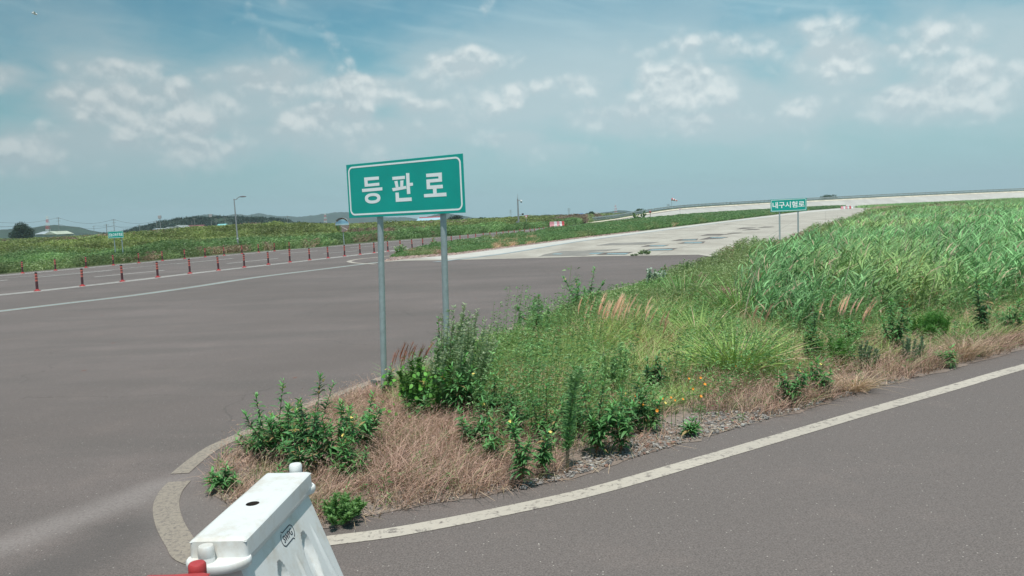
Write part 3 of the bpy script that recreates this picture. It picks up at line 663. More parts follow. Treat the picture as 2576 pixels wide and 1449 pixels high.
def leafy(acc, P, h, wdt, L, col, leaves=14, spread=0.16, a=0.25, up=0.35, ratio=0.3):
    """bushy weeds: leaves up a stem at each point"""
    n = len(P)
    if n == 0: return
    k = np.repeat(np.arange(n), leaves); m = len(k); h = np.broadcast_to(h, (n,)); L = np.broadcast_to(L, (n,)); col = np.broadcast_to(col, (n, 3)); spread = np.broadcast_to(spread, (n,))
    q = P[:, 1] < 40
    if q.any():
        nq = int(q.sum()); strips(acc, P[q], nrmz(np.tile([0.02, 0, 1.], (nq, 1)) + rng.normal(0, .03, (nq, 3))), np.tile(WIND * .12, (nq, 1)), h[q] * 1.0, .006 * np.maximum(1, P[q][:, 1] / 12), col[q] * [.9, .75, .6], 3, 'stem')
    f = rng.uniform(0.12, 1.0, m); az = rng.uniform(0, 2 * np.pi, m); out = np.stack([np.cos(az), np.sin(az), 0 * az], 1)
    root = P[k] + out * (rng.uniform(0, 1, m) * (1.1 - f) * spread[k])[:, None] + WIND * (.12 * f * f * h[k])[:, None]; root[:, 2] += f * h[k]
    D = nrmz(out + np.array([0, 0, 1]) * rng.uniform(-.1, up * 2.4, (m, 1))); LL = L[k] * rng.uniform(.6, 1.2, m)
    strips(acc, root, D, np.tile([0, 0, -.35], (m, 1)), LL, LL * ratio, col[k] * rng.uniform(1 - a, 1 + a, (m, 1)), 2, 'leaf')

C_DRY = np.array([0.58, 0.385, 0.31]); C_DRY2 = np.array([0.38, 0.245, 0.20]); C_STRAW = np.array([0.62, 0.46, 0.32])
C_REED = np.array([0.215, 0.42, 0.175]); C_GRN = np.array([0.23, 0.40, 0.14]); C_YG = np.array([0.44, 0.54, 0.18]); C_OLV = np.array([0.26, 0.34, 0.15]); C_DK = np.array([0.045, 0.105, 0.035])
# 1 dry grass along the verge's open edge
ZA = gp([(528, 1240), (535, 1190), (560, 1145), (620, 1108), (760, 1050), (900, 992), (975, 985), (1100, 1060), (1350, 1040), (1500, 1020), (1600, 985), (1850, 955), (2150, 895), (2350, 850), (2576, 800), (3300, 640), (3500, 690),
         (2900, 785), (2576, 876), (2400, 921), (2250, 963), (2080, 1009), (1900, 1060), (1700, 1112), (1440, 1190), (1300, 1228), (1000, 1286), (860, 1318), (700, 1322), (590, 1284)])
a = Acc()
P = scatter(ZA, lambda d: 330 * min(1, (9 / d) ** 1.3)); pn = vnoise(P, 1.1, 1); p2 = vnoise(P, 2.7, 2)
px, py, dd = proj(P)
thin = np.clip((py - np.interp(px, [500, 860, 1300, 1700, 2080, 2576], [1230, 1300, 1215, 1095, 995, 860])) / 40, 0, 1)     # thins out towards the kerbless edge
gap = ((px > 1420) & (px < 1790) & (py > 1080)) | ((px > 1640) & (px < 2000) & (py > 1045))
keep = rng.uniform(size=len(P)) > np.maximum(np.where(pn < .3, .55, 0.1) + .5 * thin, gap * np.where(vnoise(P, 2.2, 66) > .55, .6, .95)); P = P[keep]; pn = pn[keep]; p2 = p2[keep]; thin = thin[keep]; px = px[keep]
hgt = (0.17 + 0.15 * pn + .10 * (np.abs(px - 1120) < 170) + .12 * np.clip((px - 1650) / 200, 0, 1)) * (1 - .5 * thin)
col = C_DRY2 * .8 + (C_DRY * 1.05 - C_DRY2 * .8) * np.clip(p2 + rng.normal(0, .3, len(P)), 0, 1)[:, None] + (C_STRAW - C_DRY) * (vnoise(P, .8, 3) > .62)[:, None] * .5
gm = (vnoise(P, 3.1, 71) > .78)[:, None]; col = np.where(gm, C_GRN * .8, col)
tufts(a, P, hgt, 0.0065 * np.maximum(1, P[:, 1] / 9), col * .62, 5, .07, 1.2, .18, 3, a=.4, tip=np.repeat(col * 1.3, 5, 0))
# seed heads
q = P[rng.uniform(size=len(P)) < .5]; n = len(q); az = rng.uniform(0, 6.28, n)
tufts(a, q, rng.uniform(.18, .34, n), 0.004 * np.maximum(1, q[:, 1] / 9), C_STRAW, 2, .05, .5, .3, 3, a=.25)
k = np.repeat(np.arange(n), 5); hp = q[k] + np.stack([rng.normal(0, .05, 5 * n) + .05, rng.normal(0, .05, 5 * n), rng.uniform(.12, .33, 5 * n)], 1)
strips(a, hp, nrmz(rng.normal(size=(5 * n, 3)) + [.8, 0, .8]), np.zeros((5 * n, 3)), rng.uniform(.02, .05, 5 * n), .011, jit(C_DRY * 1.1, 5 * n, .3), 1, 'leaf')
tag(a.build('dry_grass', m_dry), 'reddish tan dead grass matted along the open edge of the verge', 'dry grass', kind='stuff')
# straw litter lying flat + pebbles at the edge
a = Acc(); P = scatter(gore, lambda d: 120 * (7 / d) ** 2 if d < 22 else 0, far=22); n = len(P); P[:, 2] = rng.uniform(.014, .05, n)
D = nrmz(np.stack([rng.normal(size=n), rng.normal(size=n), rng.normal(size=n) * .08], 1))
strips(a, P, D, np.zeros((n, 3)), rng.uniform(.06, .3, n), .005, jit(C_STRAW, n, .35), 1, 'stem', side=nrmz(np.cross(D, np.tile([0, 0, 1.], (n, 1)))))
tag(a.build('straw_litter', m_dry), 'flattened pale straw lying over the soil of the verge', 'straw', kind='stuff')
def pebbles(acc, P, size, col):
    n = len(P); cube = np.array([[x, y, z] for x in (-1, 1) for y in (-1, 1) for z in (-1, 1)], float) * .5
    fc = np.array([[0, 1, 3, 2], [4, 6, 7, 5], [0, 4, 5, 1], [2, 3, 7, 6], [0, 2, 6, 4], [1, 5, 7, 3]])
    V = cube[None] * rng.uniform(.55, 1.15, (n, 8, 3)) * size[:, None, None] * np.array([1, .85, .6]); az = rng.uniform(0, 6.28, n)
    x = V[..., 0] * np.cos(az)[:, None] - V[..., 1] * np.sin(az)[:, None]; y = V[..., 0] * np.sin(az)[:, None] + V[..., 1] * np.cos(az)[:, None]
    V = np.stack([x, y, V[..., 2]], -1) + P[:, None, :]
    acc.add(V.reshape(-1, 3), (fc[None] + (np.arange(n) * 8)[:, None, None]).reshape(-1, 4), np.repeat(col, 8, 0))
a = Acc()
ZG = gp([(1300, 1222), (1440, 1175), (1560, 1090), (1700, 1060), (1900, 1020), (2080, 985), (2250, 950), (2262, 962), (2080, 1012), (1900, 1066), (1700, 1121), (1440, 1203), (1300, 1238)])
P = scatter(ZG, lambda d: 900 * (7.5 / d) ** 2); n = len(P); sz = rng.lognormal(-4.0, .45, n).clip(.008, .045); P[:, 2] = .011 + sz * .2
pebbles(a, P, sz, np.array([[.30, .27, .25], [.22, .2, .19], [.38, .33, .28], [.30, .16, .12], [.42, .40, .37]])[rng.choice(5, n, p=[.35, .3, .2, .07, .08])] * rng.uniform(.8, 1.15, (n, 1)))
P = scatter(gore, lambda d: 160 * (7.5 / d) ** 2 if d < 14 else 0, far=14); n = len(P); sz = rng.uniform(.006, .02, n); P[:, 2] = .011 + sz * .2
pebbles(a, P, sz, jit((.28, .24, .21), n, .3))
P = scatter(gp([(964, 659), (1014, 652), (1144, 641), (1288, 622), (1608, 582), (1608, 579), (1288, 615), (1144, 632), (1000, 640)]), lambda d: 25 * (50 / d)); n = len(P); sz = rng.uniform(.04, .13, n); P[:, 2] = .02
pebbles(a, P, sz, jit((.42, .30, .26), n, .3))
tag(a.build('gravel', m_stone, smooth=False), 'loose grey and brown pebbles between the weeds and the asphalt', 'gravel', kind='stuff')

# 2 green low weeds and grass in the middle of the verge
ZB = gp([(985, 1040), (1010, 985), (1080, 940), (1210, 890), (1350, 845), (1420, 830), (1560, 800), (1760, 800), (2000, 850), (2300, 800), (2576, 740), (3300, 620), (3300, 680), (2576, 850), (2300, 905), (2000, 960), (1850, 985), (1760, 1010), (1600, 1060), (1420, 1100), (1280, 1100), (1120, 1050)])
a = Acc()
P = scatter(ZB, lambda d: 260 * min(1, (10 / d) ** 1.35)); pn = vnoise(P, .9, 5); px, py, dd = proj(P)
mixc = np.where((vnoise(P, 1.6, 6) + .25 * rng.normal(size=len(P)) > .45)[:, None], C_YG * [.9, .95, 1], C_GRN); mixc = np.where((vnoise(P, 1.3, 9) + .2 * rng.normal(size=len(P)) > .62)[:, None], C_STRAW * [.85, .85, .8], mixc)
hz_ = np.clip(1 - np.abs(px - 1620) / 420, 0, 1) * (py < 960)
tufts(a, P, .26 + .26 * pn + .26 * hz_, 0.009 * np.maximum(1, P[:, 1] / 10), mixc, 5, .06, .8, .2, 3)
tag(a.build('grass', m_grass), 'green and yellowish grass filling the middle of the verge', 'grass', kind='stuff')
a = Acc()
ZB2 = np.vstack([ZB[:12], gp([(2576, 850), (2300, 912), (2000, 985), (1850, 1010), (1760, 1045), (1600, 1110), (1500, 1150), (1400, 1170), (1290, 1180), (1220, 1130), (1120, 1070)])])
P = scatter(ZB2, lambda d: 60 * min(1, (9 / d) ** 1.35)); q_ = vnoise(P, .9, 7) * .65 + vnoise(P, 2.3, 8) * .35; px, py, dd = proj(P)
lim = .50 + .22 * np.clip((px - 1350) / 100, 0, 1) * np.clip((1700 - px) / 100, 0, 1) * (py < 1010); P = P[q_ > lim]; q_ = q_[q_ > lim]
px, py, dd = proj(P); mm = 1 + .55 * np.clip(1 - np.abs(px - 1390) / 230, 0, 1)
leafy(a, P, (.20 + .95 * np.clip(q_ - .45, 0, .5) * 2) * mm, .02, .05 * np.maximum(1, (P[:, 1] / 12) ** .6), jit(C_GRN * [.85, .9, .95], len(P), .35), 40, .11, ratio=.26, up=.6, a=.4)
P = scatter(ZB, lambda d: 34 * min(1, (9 / d) ** 1.3)); px, py, dd = proj(P); P0_ = P; el_ = P[:, 0] - np.interp(P[:, 1], gl_w[:, 1], gl_w[:, 0]); P = P[(px > 1180) & (px < 1600) & (vnoise(P, 1.1, 27) > .38) & (el_ > .55)]; el_ = el_[(px > 1180) & (px < 1600) & (vnoise(np.stack([P0_[:, 0], P0_[:, 1]], 1), 1.1, 27) > .38) & (el_ > .55)]
leafy(a, P, (.50 + .38 * vnoise(P, 1.4, 28)) * np.clip(el_ / 1.8, .35, 1), .02, .048, jit(C_YG * [.62, .78, .8], len(P), .3), 46, .09, ratio=.22, up=.8, a=.4)
tufts(a, P, .62 * np.clip(el_ / 1.8, .35, 1), .008, jit(C_YG * .85, len(P), .3), 3, .1, .5, .2, 3)
P = scatter(ZB, lambda d: 26 * min(1, (10 / d) ** 1.35)); P = P[vnoise(P, .8, 17) > .4]
tufts(a, P, .45, .008 * np.maximum(1, P[:, 1] / 10), jit(C_STRAW * [.95, .85, .8], len(P), .3), 3, .1, .5, .3, 3)
P = scatter(ZA, lambda d: 9 * min(1, (9 / d))); P = P[vnoise(P, 1.3, 77) > .5]
leafy(a, P, .10 + .22 * rng.uniform(0, 1, len(P)) ** 2, .02, .045, jit(C_GRN * [.8, .85, .9], len(P), .35), 22, .09, ratio=.26, up=.6, a=.4)
tag(a.build('broadleaf_weeds', m_leaf), 'low leafy green weeds growing through the verge grass', 'weeds', kind='stuff')

# 3 reed bed
ZR = np.vstack([gp([(1830, 800), (1880, 870), (2040, 880), (2200, 850), (2400, 820), (2576, 780), (3300, 640)]), [[300, 100], [300, 420]], gp([(2330, 530), (2230, 560), (2140, 600), (2080, 640), (2010, 690), (1900, 740)])])
def reeds(acc, P, h, nl, lw, ll, segs=3):
    n = len(P); wd = WIND * (.35 + .9 * vnoise(P, .3, 19))[:, None] + rng.normal(0, .35, (n, 3)) * [1, 1, 0]; tone = (.75 + .5 * vnoise(P, .5, 11))[:, None]
    yel = np.clip(vnoise(P, .35, 12) * 1.6 + .5 * vnoise(P, 1.2, 18) - .95, 0, .6)[:, None]
    tone = tone * (.8 + .5 * vnoise(P, 2.2, 13)[:, None]); base = C_REED * tone * (1 - yel) + C_YG * yel * .8
    D = nrmz(wd * rng.uniform(.05, .3, (n, 1)) + [0, 0, 1]); B = wd * .22 + np.array([0, 0, -.06])
    strips(acc, P, D, B, h, .012 * lw / .03, base * .8, 3, 'stem')
    k = np.repeat(np.arange(n), nl); m = len(k); f = rng.uniform(.28, 1.0, m) ** .8
    root = P[k] + (D[k] * f[:, None] + B[k] * (f ** 2)[:, None]) * h[k][:, None]
    az = rng.normal(0, 1.7, m); ca, sa = np.cos(az), np.sin(az); wk = wd[k]
    out = nrmz(np.stack([wk[:, 0] * ca - wk[:, 1] * sa, wk[:, 0] * sa + wk[:, 1] * ca, 0 * az], 1))
    D2 = nrmz(out * rng.uniform(.25, .8, (m, 1)) + [0, 0, 1.0]); B2 = out * .3 + WIND * .2 + np.array([0, 0, -1]) * rng.uniform(.05, .6, (m, 1))
    c = base[k] * rng.uniform(.55, 1.35, (m, 1)) * np.interp(f, [0, .6, 1], [.75, 1, 1.1])[:, None]; dead = (rng.uniform(size=m) < .06 + .25 * (f < .45))[:, None]
    c = np.where(dead, C_STRAW * rng.uniform(.6, 1.0, (m, 1)), c)
    strips(acc, root, D2, B2, ll * rng.uniform(.6, 1.2, m), lw * rng.uniform(.6, 1.15, m), c, segs, 'reed')
a = Acc()
P = scatter(ZR, lambda d: 30 * min(1, (15 / d) ** 1.0), far=34); px, py, dd = proj(P); P = P[rng.uniform(size=len(P)) < np.clip((px - 1810) / 160 + (py < 700) * .3, .12, 1)]; h = (1.0 + .46 * vnoise(P, .22, 14) + .2 * (vnoise(P, .9, 15) - .5)) * rng.uniform(.65, 1.15, len(P)) * np.clip(.62 + (P[:, 1] - 11.5) / 12, .62, 1)
reeds(a, P, h, 11, .027, .38)
P = scatter(ZR, lambda d: 11 * (34 / d) ** 1.5, near=34, far=120); h = (1.0 + .35 * vnoise(P, .12, 14)) * rng.uniform(.8, 1.12, len(P))
reeds(a, P, h, 8, .06, .6, 3)
tag(a.build('reed_bed', m_grass), 'dense blue-green reeds bending to the right across the wet ground', 'reeds', kind='stuff')
a = Acc()
P = scatter(ZR, lambda d: 120 * min(1, (14 / d) ** 1.5), far=60)
tufts(a, P, .45, 0.016 * np.maximum(1, P[:, 1] / 20), jit(C_GRN * .8, len(P), .3), 4, .1, .8, .25, 2)
P = scatter(ZR, lambda d: 5.0 * min(1, 18 / d), far=60); n = len(P)
strips(a, P, nrmz(np.tile([.15, 0, 1.], (n, 1)) + rng.normal(0, .1, (n, 3))), np.tile([.12, 0, -.03], (n, 1)), rng.uniform(1.1, 1.75, n), .012 * np.maximum(1, P[:, 1] / 18), jit((.42, .36, .27), n, .25), 3, 'stem')
tag(a.build('reed_understory', m_grass), 'lower grass and bleached dead stalks among the reeds', 'grass', kind='stuff')

# 4 olive weeds between the concrete road and the reeds, and the far right field
ZE = np.vstack([gp([(1330, 835), (1400, 806), (1520, 763), (1600, 738), (1700, 704), (1770, 674), (1850, 660), (1950, 641), (2050, 608), (2120, 578), (2200, 550), (2330, 526)]), [[300, 420]],
                gp([(2330, 530), (2230, 562), (2140, 606), (2080, 650), (2010, 700), (1900, 760), (1830, 830), (1700, 830), (1560, 840), (1420, 860)])])
a = Acc(); b_ = Acc()
P = scatter(ZE, lambda d: 60 * min(1, (16 / d) ** 1.25), far=230); pn = vnoise(P, .3, 21)
edge = np.clip((np.array([np.interp(y, gl_w[:, 1], gl_w[:, 0]) for y in P[:, 1]]) * -1 + P[:, 0]) / (1.0 + P[:, 1] * .012), .45, 1)
hh_ = (.55 + .5 * pn + .25 * (vnoise(P, 1.2, 25) - .5)) * edge * np.interp(P[:, 1], [12, 18, 30, 45, 80, 230], [.75, .85, 1.15, 1.45, 1.45, 1.2])
col = C_OLV * (.8 + .5 * vnoise(P, .8, 22)[:, None]); col = np.where((vnoise(P, .5, 23) > .72)[:, None], C_GRN, col); col = np.where((vnoise(P, .9, 24) > .88)[:, None], C_DRY * .8, col)
leafy(b_, P, hh_, .02, .085 * np.maximum(1, (P[:, 1] / 20) ** .75), col, 26, .14 + .004 * P[:, 1], ratio=.22, up=.7)
tufts(a, P, hh_ * .95, .010 * np.maximum(1, P[:, 1] / 16), col * 1.05, 6, .1, .6, .3, 3)
tag(a.build('verge_grass', m_grass), 'olive grass beside the concrete road in front of the reeds', 'grass', kind='stuff')
tag(b_.build('verge_weeds', m_leaf), 'feathery olive weeds beside the concrete road in front of the reeds', 'weeds', kind='stuff')
# far part, beyond the reeds up to the banked curve
a = Acc(); FB = np.vstack([[[30, 115], [300, 115], [300, 420]], offs(wid + 1, 0 * wid)[::-1, :2][:60], gp([(2127, 526)])])
FBp = np.array([[45, 100], [260, 100], [330, 420], [290, 430], [215, 415], [140, 330], [110, 240], [70, 160]])
P = scatter(FBp, lambda d: 3.2 * (120 / d) ** 1.3, near=100); P[:, 2] = 0; pn = vnoise(P, .05, 31)
col = np.where((pn > .72)[:, None], C_OLV * 1.1, C_REED * np.array([1.05, .95, .8])); col = np.where((vnoise(P, .03, 32) > .8)[:, None], C_DRY * .8, col)
tufts(a, P, .9 + .6 * pn, .07 * P[:, 1] / 120, col, 5, .5, .5, .35, 2)
tag(a.build('far_grass', m_grass), 'far green grass reaching to the foot of the banked curve', 'grass', kind='stuff')

# 5 median wedge
a = Acc(); b_ = Acc()
P = scatter(wedge, lambda d: 34 * min(1, (50 / d) ** 1.1)); pn = vnoise(P, .25, 41)
fd = np.clip((P[:, 1] - 48) / 40, .0, 1)
edge2 = np.clip(np.abs(np.array([np.interp(y, wedge[:, 1][:11], wedge[:, 0][:11]) for y in P[:, 1]]) - P[:, 0]) / 1.5, .3, 1)
h = np.interp(P[:, 1], [45, 60, 75, 95, 150, 300], [.30, .42, .72, .80, .85, .9]) * (.6 + .45 * pn) * edge2
pxw, _, _ = proj(P)
plu = ((np.abs(pxw - 1268) < 34) | (np.abs(pxw - 1335) < 16) | (np.abs(pxw - 1690) < 6)) & (vnoise(P, .6, 47) > .3)
col = np.where((pn + .9 * fd > .55)[:, None], C_GRN * np.array([.8, .8, .9]), C_DRY * .8); col = np.where((vnoise(P, .5, 43) > .7)[:, None], C_OLV, col)
col = np.where(plu[:, None] & (vnoise(P, .8, 44) > .35)[:, None], np.array([.62, .42, .28]), col)
tufts(a, P, h, .022 * P[:, 1] / 50, col, 6, .2, .6, .3, 2)
g_ = (pn + .9 * fd > .5) & ~plu
leafy(b_, P[g_], h[g_] * 1.05, .03, .14 * P[g_][:, 1] / 60, col[g_] * .9, 14, .25, ratio=.25, up=.7)
tag(a.build('median_grass', m_dry), 'tan and green grass of the wedge between the bollard road and the concrete', 'grass', kind='stuff')
tag(b_.build('median_weeds', m_leaf), 'green weeds of the wedge between the bollard road and the concrete', 'weeds', kind='stuff')

# 6 left far field
ZF = np.vstack([gp([(x, y - 1.5) for x, y in FAR_EDGE]), gp([(1440, 566.5), (1490, 561)]), [[12, 222], [26, 262], [42, 310], [58, 360], [72, 420], [-330, 420], [-330, 200], [-180, 100]]])
a = Acc(); b_ = Acc()
P = scatter(ZF, lambda d: 17 * min(1.6, (60 / d) ** 1.35), far=400); P[:, 2] = np.maximum(zt(P) - .03, 0)
px, py, dd = proj(P); e0 = np.interp(P[:, 0] / P[:, 1], (fe[:, 0] / fe[:, 1])[1:], fe[1:, 1]); dist = P[:, 1] - e0
pn = vnoise(P, .12, 51); p2 = vnoise(P, .35, 52); p3 = vnoise(P, .06, 53)
h = np.clip(.25 + dist * .16, .25, 1.0) * (.7 + .6 * pn)
h = np.where(dist > 22, h * 1.25, h)
col = np.where((p2 > .62)[:, None], C_YG * [.55, .58, .6], C_OLV * .92)
band_ = (dist > 3) & (dist < 14 + 6 * pn); col = np.where(band_[:, None], C_REED * [.92, .74, .70], col)
col = np.where(((dist < 2.2 + 2 * p2) & (p2 > .45))[:, None], C_STRAW * .55, col)
col = np.where(((dist > 20) & (p3 > .66) & (p2 > .45))[:, None], C_DRY * .55, col); col = np.where(((dist > 20) & (p3 < .66))[:, None], C_OLV * [.95, .86, .7], col)
tn = (.55 + .9 * vnoise(P, .28, 55) * (.5 + vnoise(P, .9, 56)))[:, None]; col = col * tn; h = h * (.7 + .65 * vnoise(P, .3, 57))
leafy(b_, P, h, .03, .17 * (P[:, 1] / 60) ** .8, col, 13, .32, ratio=.38, up=.5)
tufts(a, P[::2], h[::2] * 1.1, .03 * P[::2, 1] / 60, col[::2] * 1.05, 5, .3, .6, .3, 2)
tag(a.build('field_grass', m_grass), 'tall grass of the overgrown field beyond the bollard road', 'grass', kind='stuff')
tag(b_.build('field_weeds', m_leaf), 'broad-leaved green weeds of the overgrown field beyond the bollard road', 'weeds', kind='stuff')
# bank slope tufts and bush line under the rail
a = Acc(); q = offs(0 * wid - 1.3, tp[:, 2] + .15)[g0:]
ii = rng.uniform(0, len(q) - 1, 3800); P = np.stack([np.interp(ii, range(len(q)), q[:, i]) for i in range(3)], 1) + rng.normal(0, .35, (3800, 3)) * [1, 1, 0]
tufts(a, P, .42, .06, jit(C_OLV * .75, len(P), .3), 4, .3, .6, .3, 2)
tag(a.build('rim_grass', m_grass), 'thin dark grass growing along the rim below the guardrail', 'grass', kind='stuff')

# ------------------------------------------------------------------ signs
def homog(src, dst):
    A = []
    for (x, y), (u, v) in zip(src, dst):
        A.append([x, y, 1, 0, 0, 0, -u * x, -u * y, -u]); A.append([0, 0, 0, x, y, 1, -v * x, -v * y, -v])
    return np.linalg.svd(np.array(A))[2][-1].reshape(3, 3)
def hmap(H, pts):
    q = np.array([[x, y, 1] for x, y in pts]) @ H.T
    return q[:, :2] / q[:, 2:]
def flat(name, polys, parent, mat, y, thick=0.003):
    """flat cut-out shapes lying on the board's face (local x right, z up, the face looks to -y)"""
    b = bmesh.new()
    for out in polys:
        holes = []
        if isinstance(out, tuple): out, holes = out
        loops = [[Vector((p[0], y, p[1])) for p in out]] + [[Vector((p[0], y, p[1])) for p in h] for h in holes]
        allv = [b.verts.new(v) for lp in loops for v in lp]
        for tri in geometry.tessellate_polygon(loops):
            try: b.faces.new([allv[i] for i in tri])
            except ValueError: pass
    bmesh.ops.recalc_face_normals(b, faces=b.faces)
    for f in b.faces:
        if f.normal.y > 0: f.normal_flip()
    r = bmesh.ops.extrude_face_region(b, geom=list(b.faces))
    bmesh.ops.translate(b, vec=(0, thick * -1, 0), verts=[g for g in r['geom'] if isinstance(g, bmesh.types.BMVert)])
    me = bpy.data.meshes.new(name); b.to_mesh(me); b.free()
    return link(name, me, mat, parent)
def rrect(x0, z0, x1, z1, r, n=7):
    o = []
    for cx_, cz_, a0 in ((x1 - r, z1 - r, 0), (x0 + r, z1 - r, 90), (x0 + r, z0 + r, 180), (x1 - r, z0 + r, 270)):
        for k in range(n + 1):
            a = rad(a0 + 90 * k / n); o.append((cx_ + r * math.cos(a), cz_ + r * math.sin(a)))
    return o
def text_mesh(name, body, size, bold, parent, mat, width=None, height=None, center=(0, 0), y=0.0, thick=0.002, sx=1.0):
    cu = bpy.data.curves.new(name, 'FONT'); cu.body = body; cu.size = size; cu.offset = bold; cu.extrude = thick; cu.align_x = 'CENTER'
    cu.space_character = sx
    tmp = bpy.data.objects.new('lettering_source', cu); COL.objects.link(tmp)
    bpy.context.view_layer.update()
    me = bpy.data.meshes.new_from_object(tmp.evaluated_get(bpy.context.evaluated_depsgraph_get()))
    bpy.data.objects.remove(tmp); bpy.data.curves.remove(cu)
    v = np.array([x.co[:] for x in me.vertices]); lo, hi = v.min(0), v.max(0)
    kx = width / (hi[0] - lo[0]) if width else 1; kz = height / (hi[1] - lo[1]) if height else kx
    c = (lo + hi) / 2; nv = np.stack([(v[:, 0] - c[0]) * kx + center[0], y - v[:, 2], (v[:, 1] - c[1]) * kz + center[1]], 1)
    me.vertices.foreach_set('co', nv.astype(np.float32).ravel()); me.name = name; me.update()
    return link(name, me, mat, parent)
def signboard(name, X, Y, Z, yaw, tilt, wd, hg, label, poles, pr, inset, lw, cr, letters):
    """board with its lower left corner at X, Y, Z; poles: list of (fraction along, base point)"""
    r = empty(name, (X, Y, 0), 0, label, 'sign')
    h_ = empty('face', (0, 0, Z)); bpy.data.objects.remove(h_)
    M = Matrix.Translation((0, 0, Z)) @ Matrix.Rotation(-yaw, 4, 'Z') @ Matrix.Rotation(-tilt, 4, 'Y')
    parts = []
    parts.append(MB().box((wd / 2, 0.006, hg / 2), (wd, 0.012, hg), bev=0.002).build('panel', m_board, r))
    e = inset
    parts.append(flat('border', [(rrect(e, e, wd - e, hg - e, cr), [rrect(e + lw, e + lw, wd - e - lw, hg - e - lw, max(cr - lw, .01))])], r, m_letter, -0.0005, 0.0012))
    parts += letters(r)
    bb = MB()
    for z_ in (.22, .78): bb.box((wd / 2, 0.026, hg * z_), (wd * .94, 0.028, 0.045))
    parts.append(bb.build('rail', m_signback, r))
    for p in parts: p.matrix_parent_inverse = Matrix.Identity(4); p.matrix_basis = M
    for fr, bp, top in poles:
        q = M @ Vector((wd * fr, 0.045 + pr, hg * top))
        a_ = Vector((bp[0] - X, bp[1] - Y, -0.02))
        MB().tube(a_, q, pr, pr, 20).build('pole', m_galv, r, True)
    return r
s6 = lambda z: ((1200 + z[0] / 4.025) * .67083, (540 + z[1] / 4.025) * .67083)
BW, BH = 1.934 * .965, 0.703 * .965
HM = homog([(393, 315), (2152, 142), (2190, 1035), (441, 1120)], [(0, BH), (BW, BH), (BW, 0), (0, 0)])
def ell(cx_, cy_, rx, ry, tilt=-4, n=28, p=2.3):
    o = []
    for k in range(n):
        a = 2 * math.pi * k / n; c_, s_ = math.cos(a), math.sin(a)
        x = rx * math.copysign(abs(c_) ** (2 / p), c_); y = ry * math.copysign(abs(s_) ** (2 / p), s_); tt = rad(tilt)
        o.append((cx_ + x * math.cos(tt) - y * math.sin(tt), cy_ + x * math.sin(tt) + y * math.cos(tt)))
    return o
STROKES = {'letter_deung': [[(668, 507), (890, 490), (890, 538), (719, 552), (722, 602), (896, 583), (898, 628), (678, 647)], [(635, 680), (942, 653), (943, 700), (640, 727)],
                            (ell(797, 820, 117, 78), [ell(796, 820, 70, 34)])],
           'letter_pan': [[(1093, 497), (1283, 480), (1285, 528), (1097, 544)], [(1125, 563), (1172, 555), (1187, 656), (1147, 662)], [(1215, 553), (1262, 548), (1258, 645), (1213, 650)],
                          [(1089, 667), (1300, 632), (1308, 675), (1105, 714)], [(1300, 440), (1350, 438), (1355, 588), (1403, 583), (1406, 628), (1358, 636), (1366, 752), (1316, 757)],
                          [(1141, 735), (1190, 732), (1195, 818), (1384, 806), (1387, 860), (1147, 875)]],
           'letter_ro': [[(1604, 450), (1840, 430), (1844, 568), (1660, 583), (1663, 628), (1853, 614), (1856, 668), (1614, 684), (1608, 537), (1790, 521), (1789, 489), (1607, 501)],
                         [(1706, 679), (1760, 674), (1763, 743), (1907, 732), (1911, 788), (1575, 806), (1569, 758), (1710, 748)]]}
def main_letters(r):
    out = []
    for nm, polys in STROKES.items():
        pp = []
        for pl in polys:
            if isinstance(pl, tuple): pp.append((hmap(HM, pl[0]).tolist(), [hmap(HM, h).tolist() for h in pl[1]]))
            else: pp.append(hmap(HM, pl).tolist())
        out.append(flat('letter', pp, r, m_letter, -0.0005, 0.0014))
    return out
signboard('direction_sign', -2.1267 * .965, 10.9 * .965, 2.25 + .0715 * .965, 0.5926, 0.0004, BW, BH, 'large green road sign reading 등판로 on two steel poles in the near verge',
          [(.262, G(967, 1003), .93), (.80, G(1128, 1018), .93)], 0.038, 0.030, 0.021, 0.075, main_letters)
signboard('direction_sign', 15.358, 48, 1.881, 0.35, 0.0041, 2.003, 0.727, 'smaller green road sign reading 내구시험로 standing in the reeds before the concrete road',
          [(.25, (15.358 + .47, 47.85), .9), (.76, (15.358 + 1.43, 47.5), .9)], 0.045, 0.03, 0.024, 0.08,
          lambda r: [text_mesh('lettering', '내구시험로', .4, 0.009, r, m_letter, 1.77, .37, (1.0, .385), -0.001, .001)])
signboard('direction_sign', -31.903, 65, 1.884, 0.30, 0.0004, 1.4954, 0.551, 'small distant green road sign reading 성능고속주회로 beyond the bollard road at left',
          [(.33, (-31.903 + .50, 64.95), .9), (.82, (-31.903 + 1.22, 64.7), .9)], 0.04, 0.01, 0.022, 0.04,
          lambda r: [text_mesh('lettering', '성능고속주회로', .3, 0.007, r, m_letter, 1.34, .27, (.75, .27), -0.001, .001)])

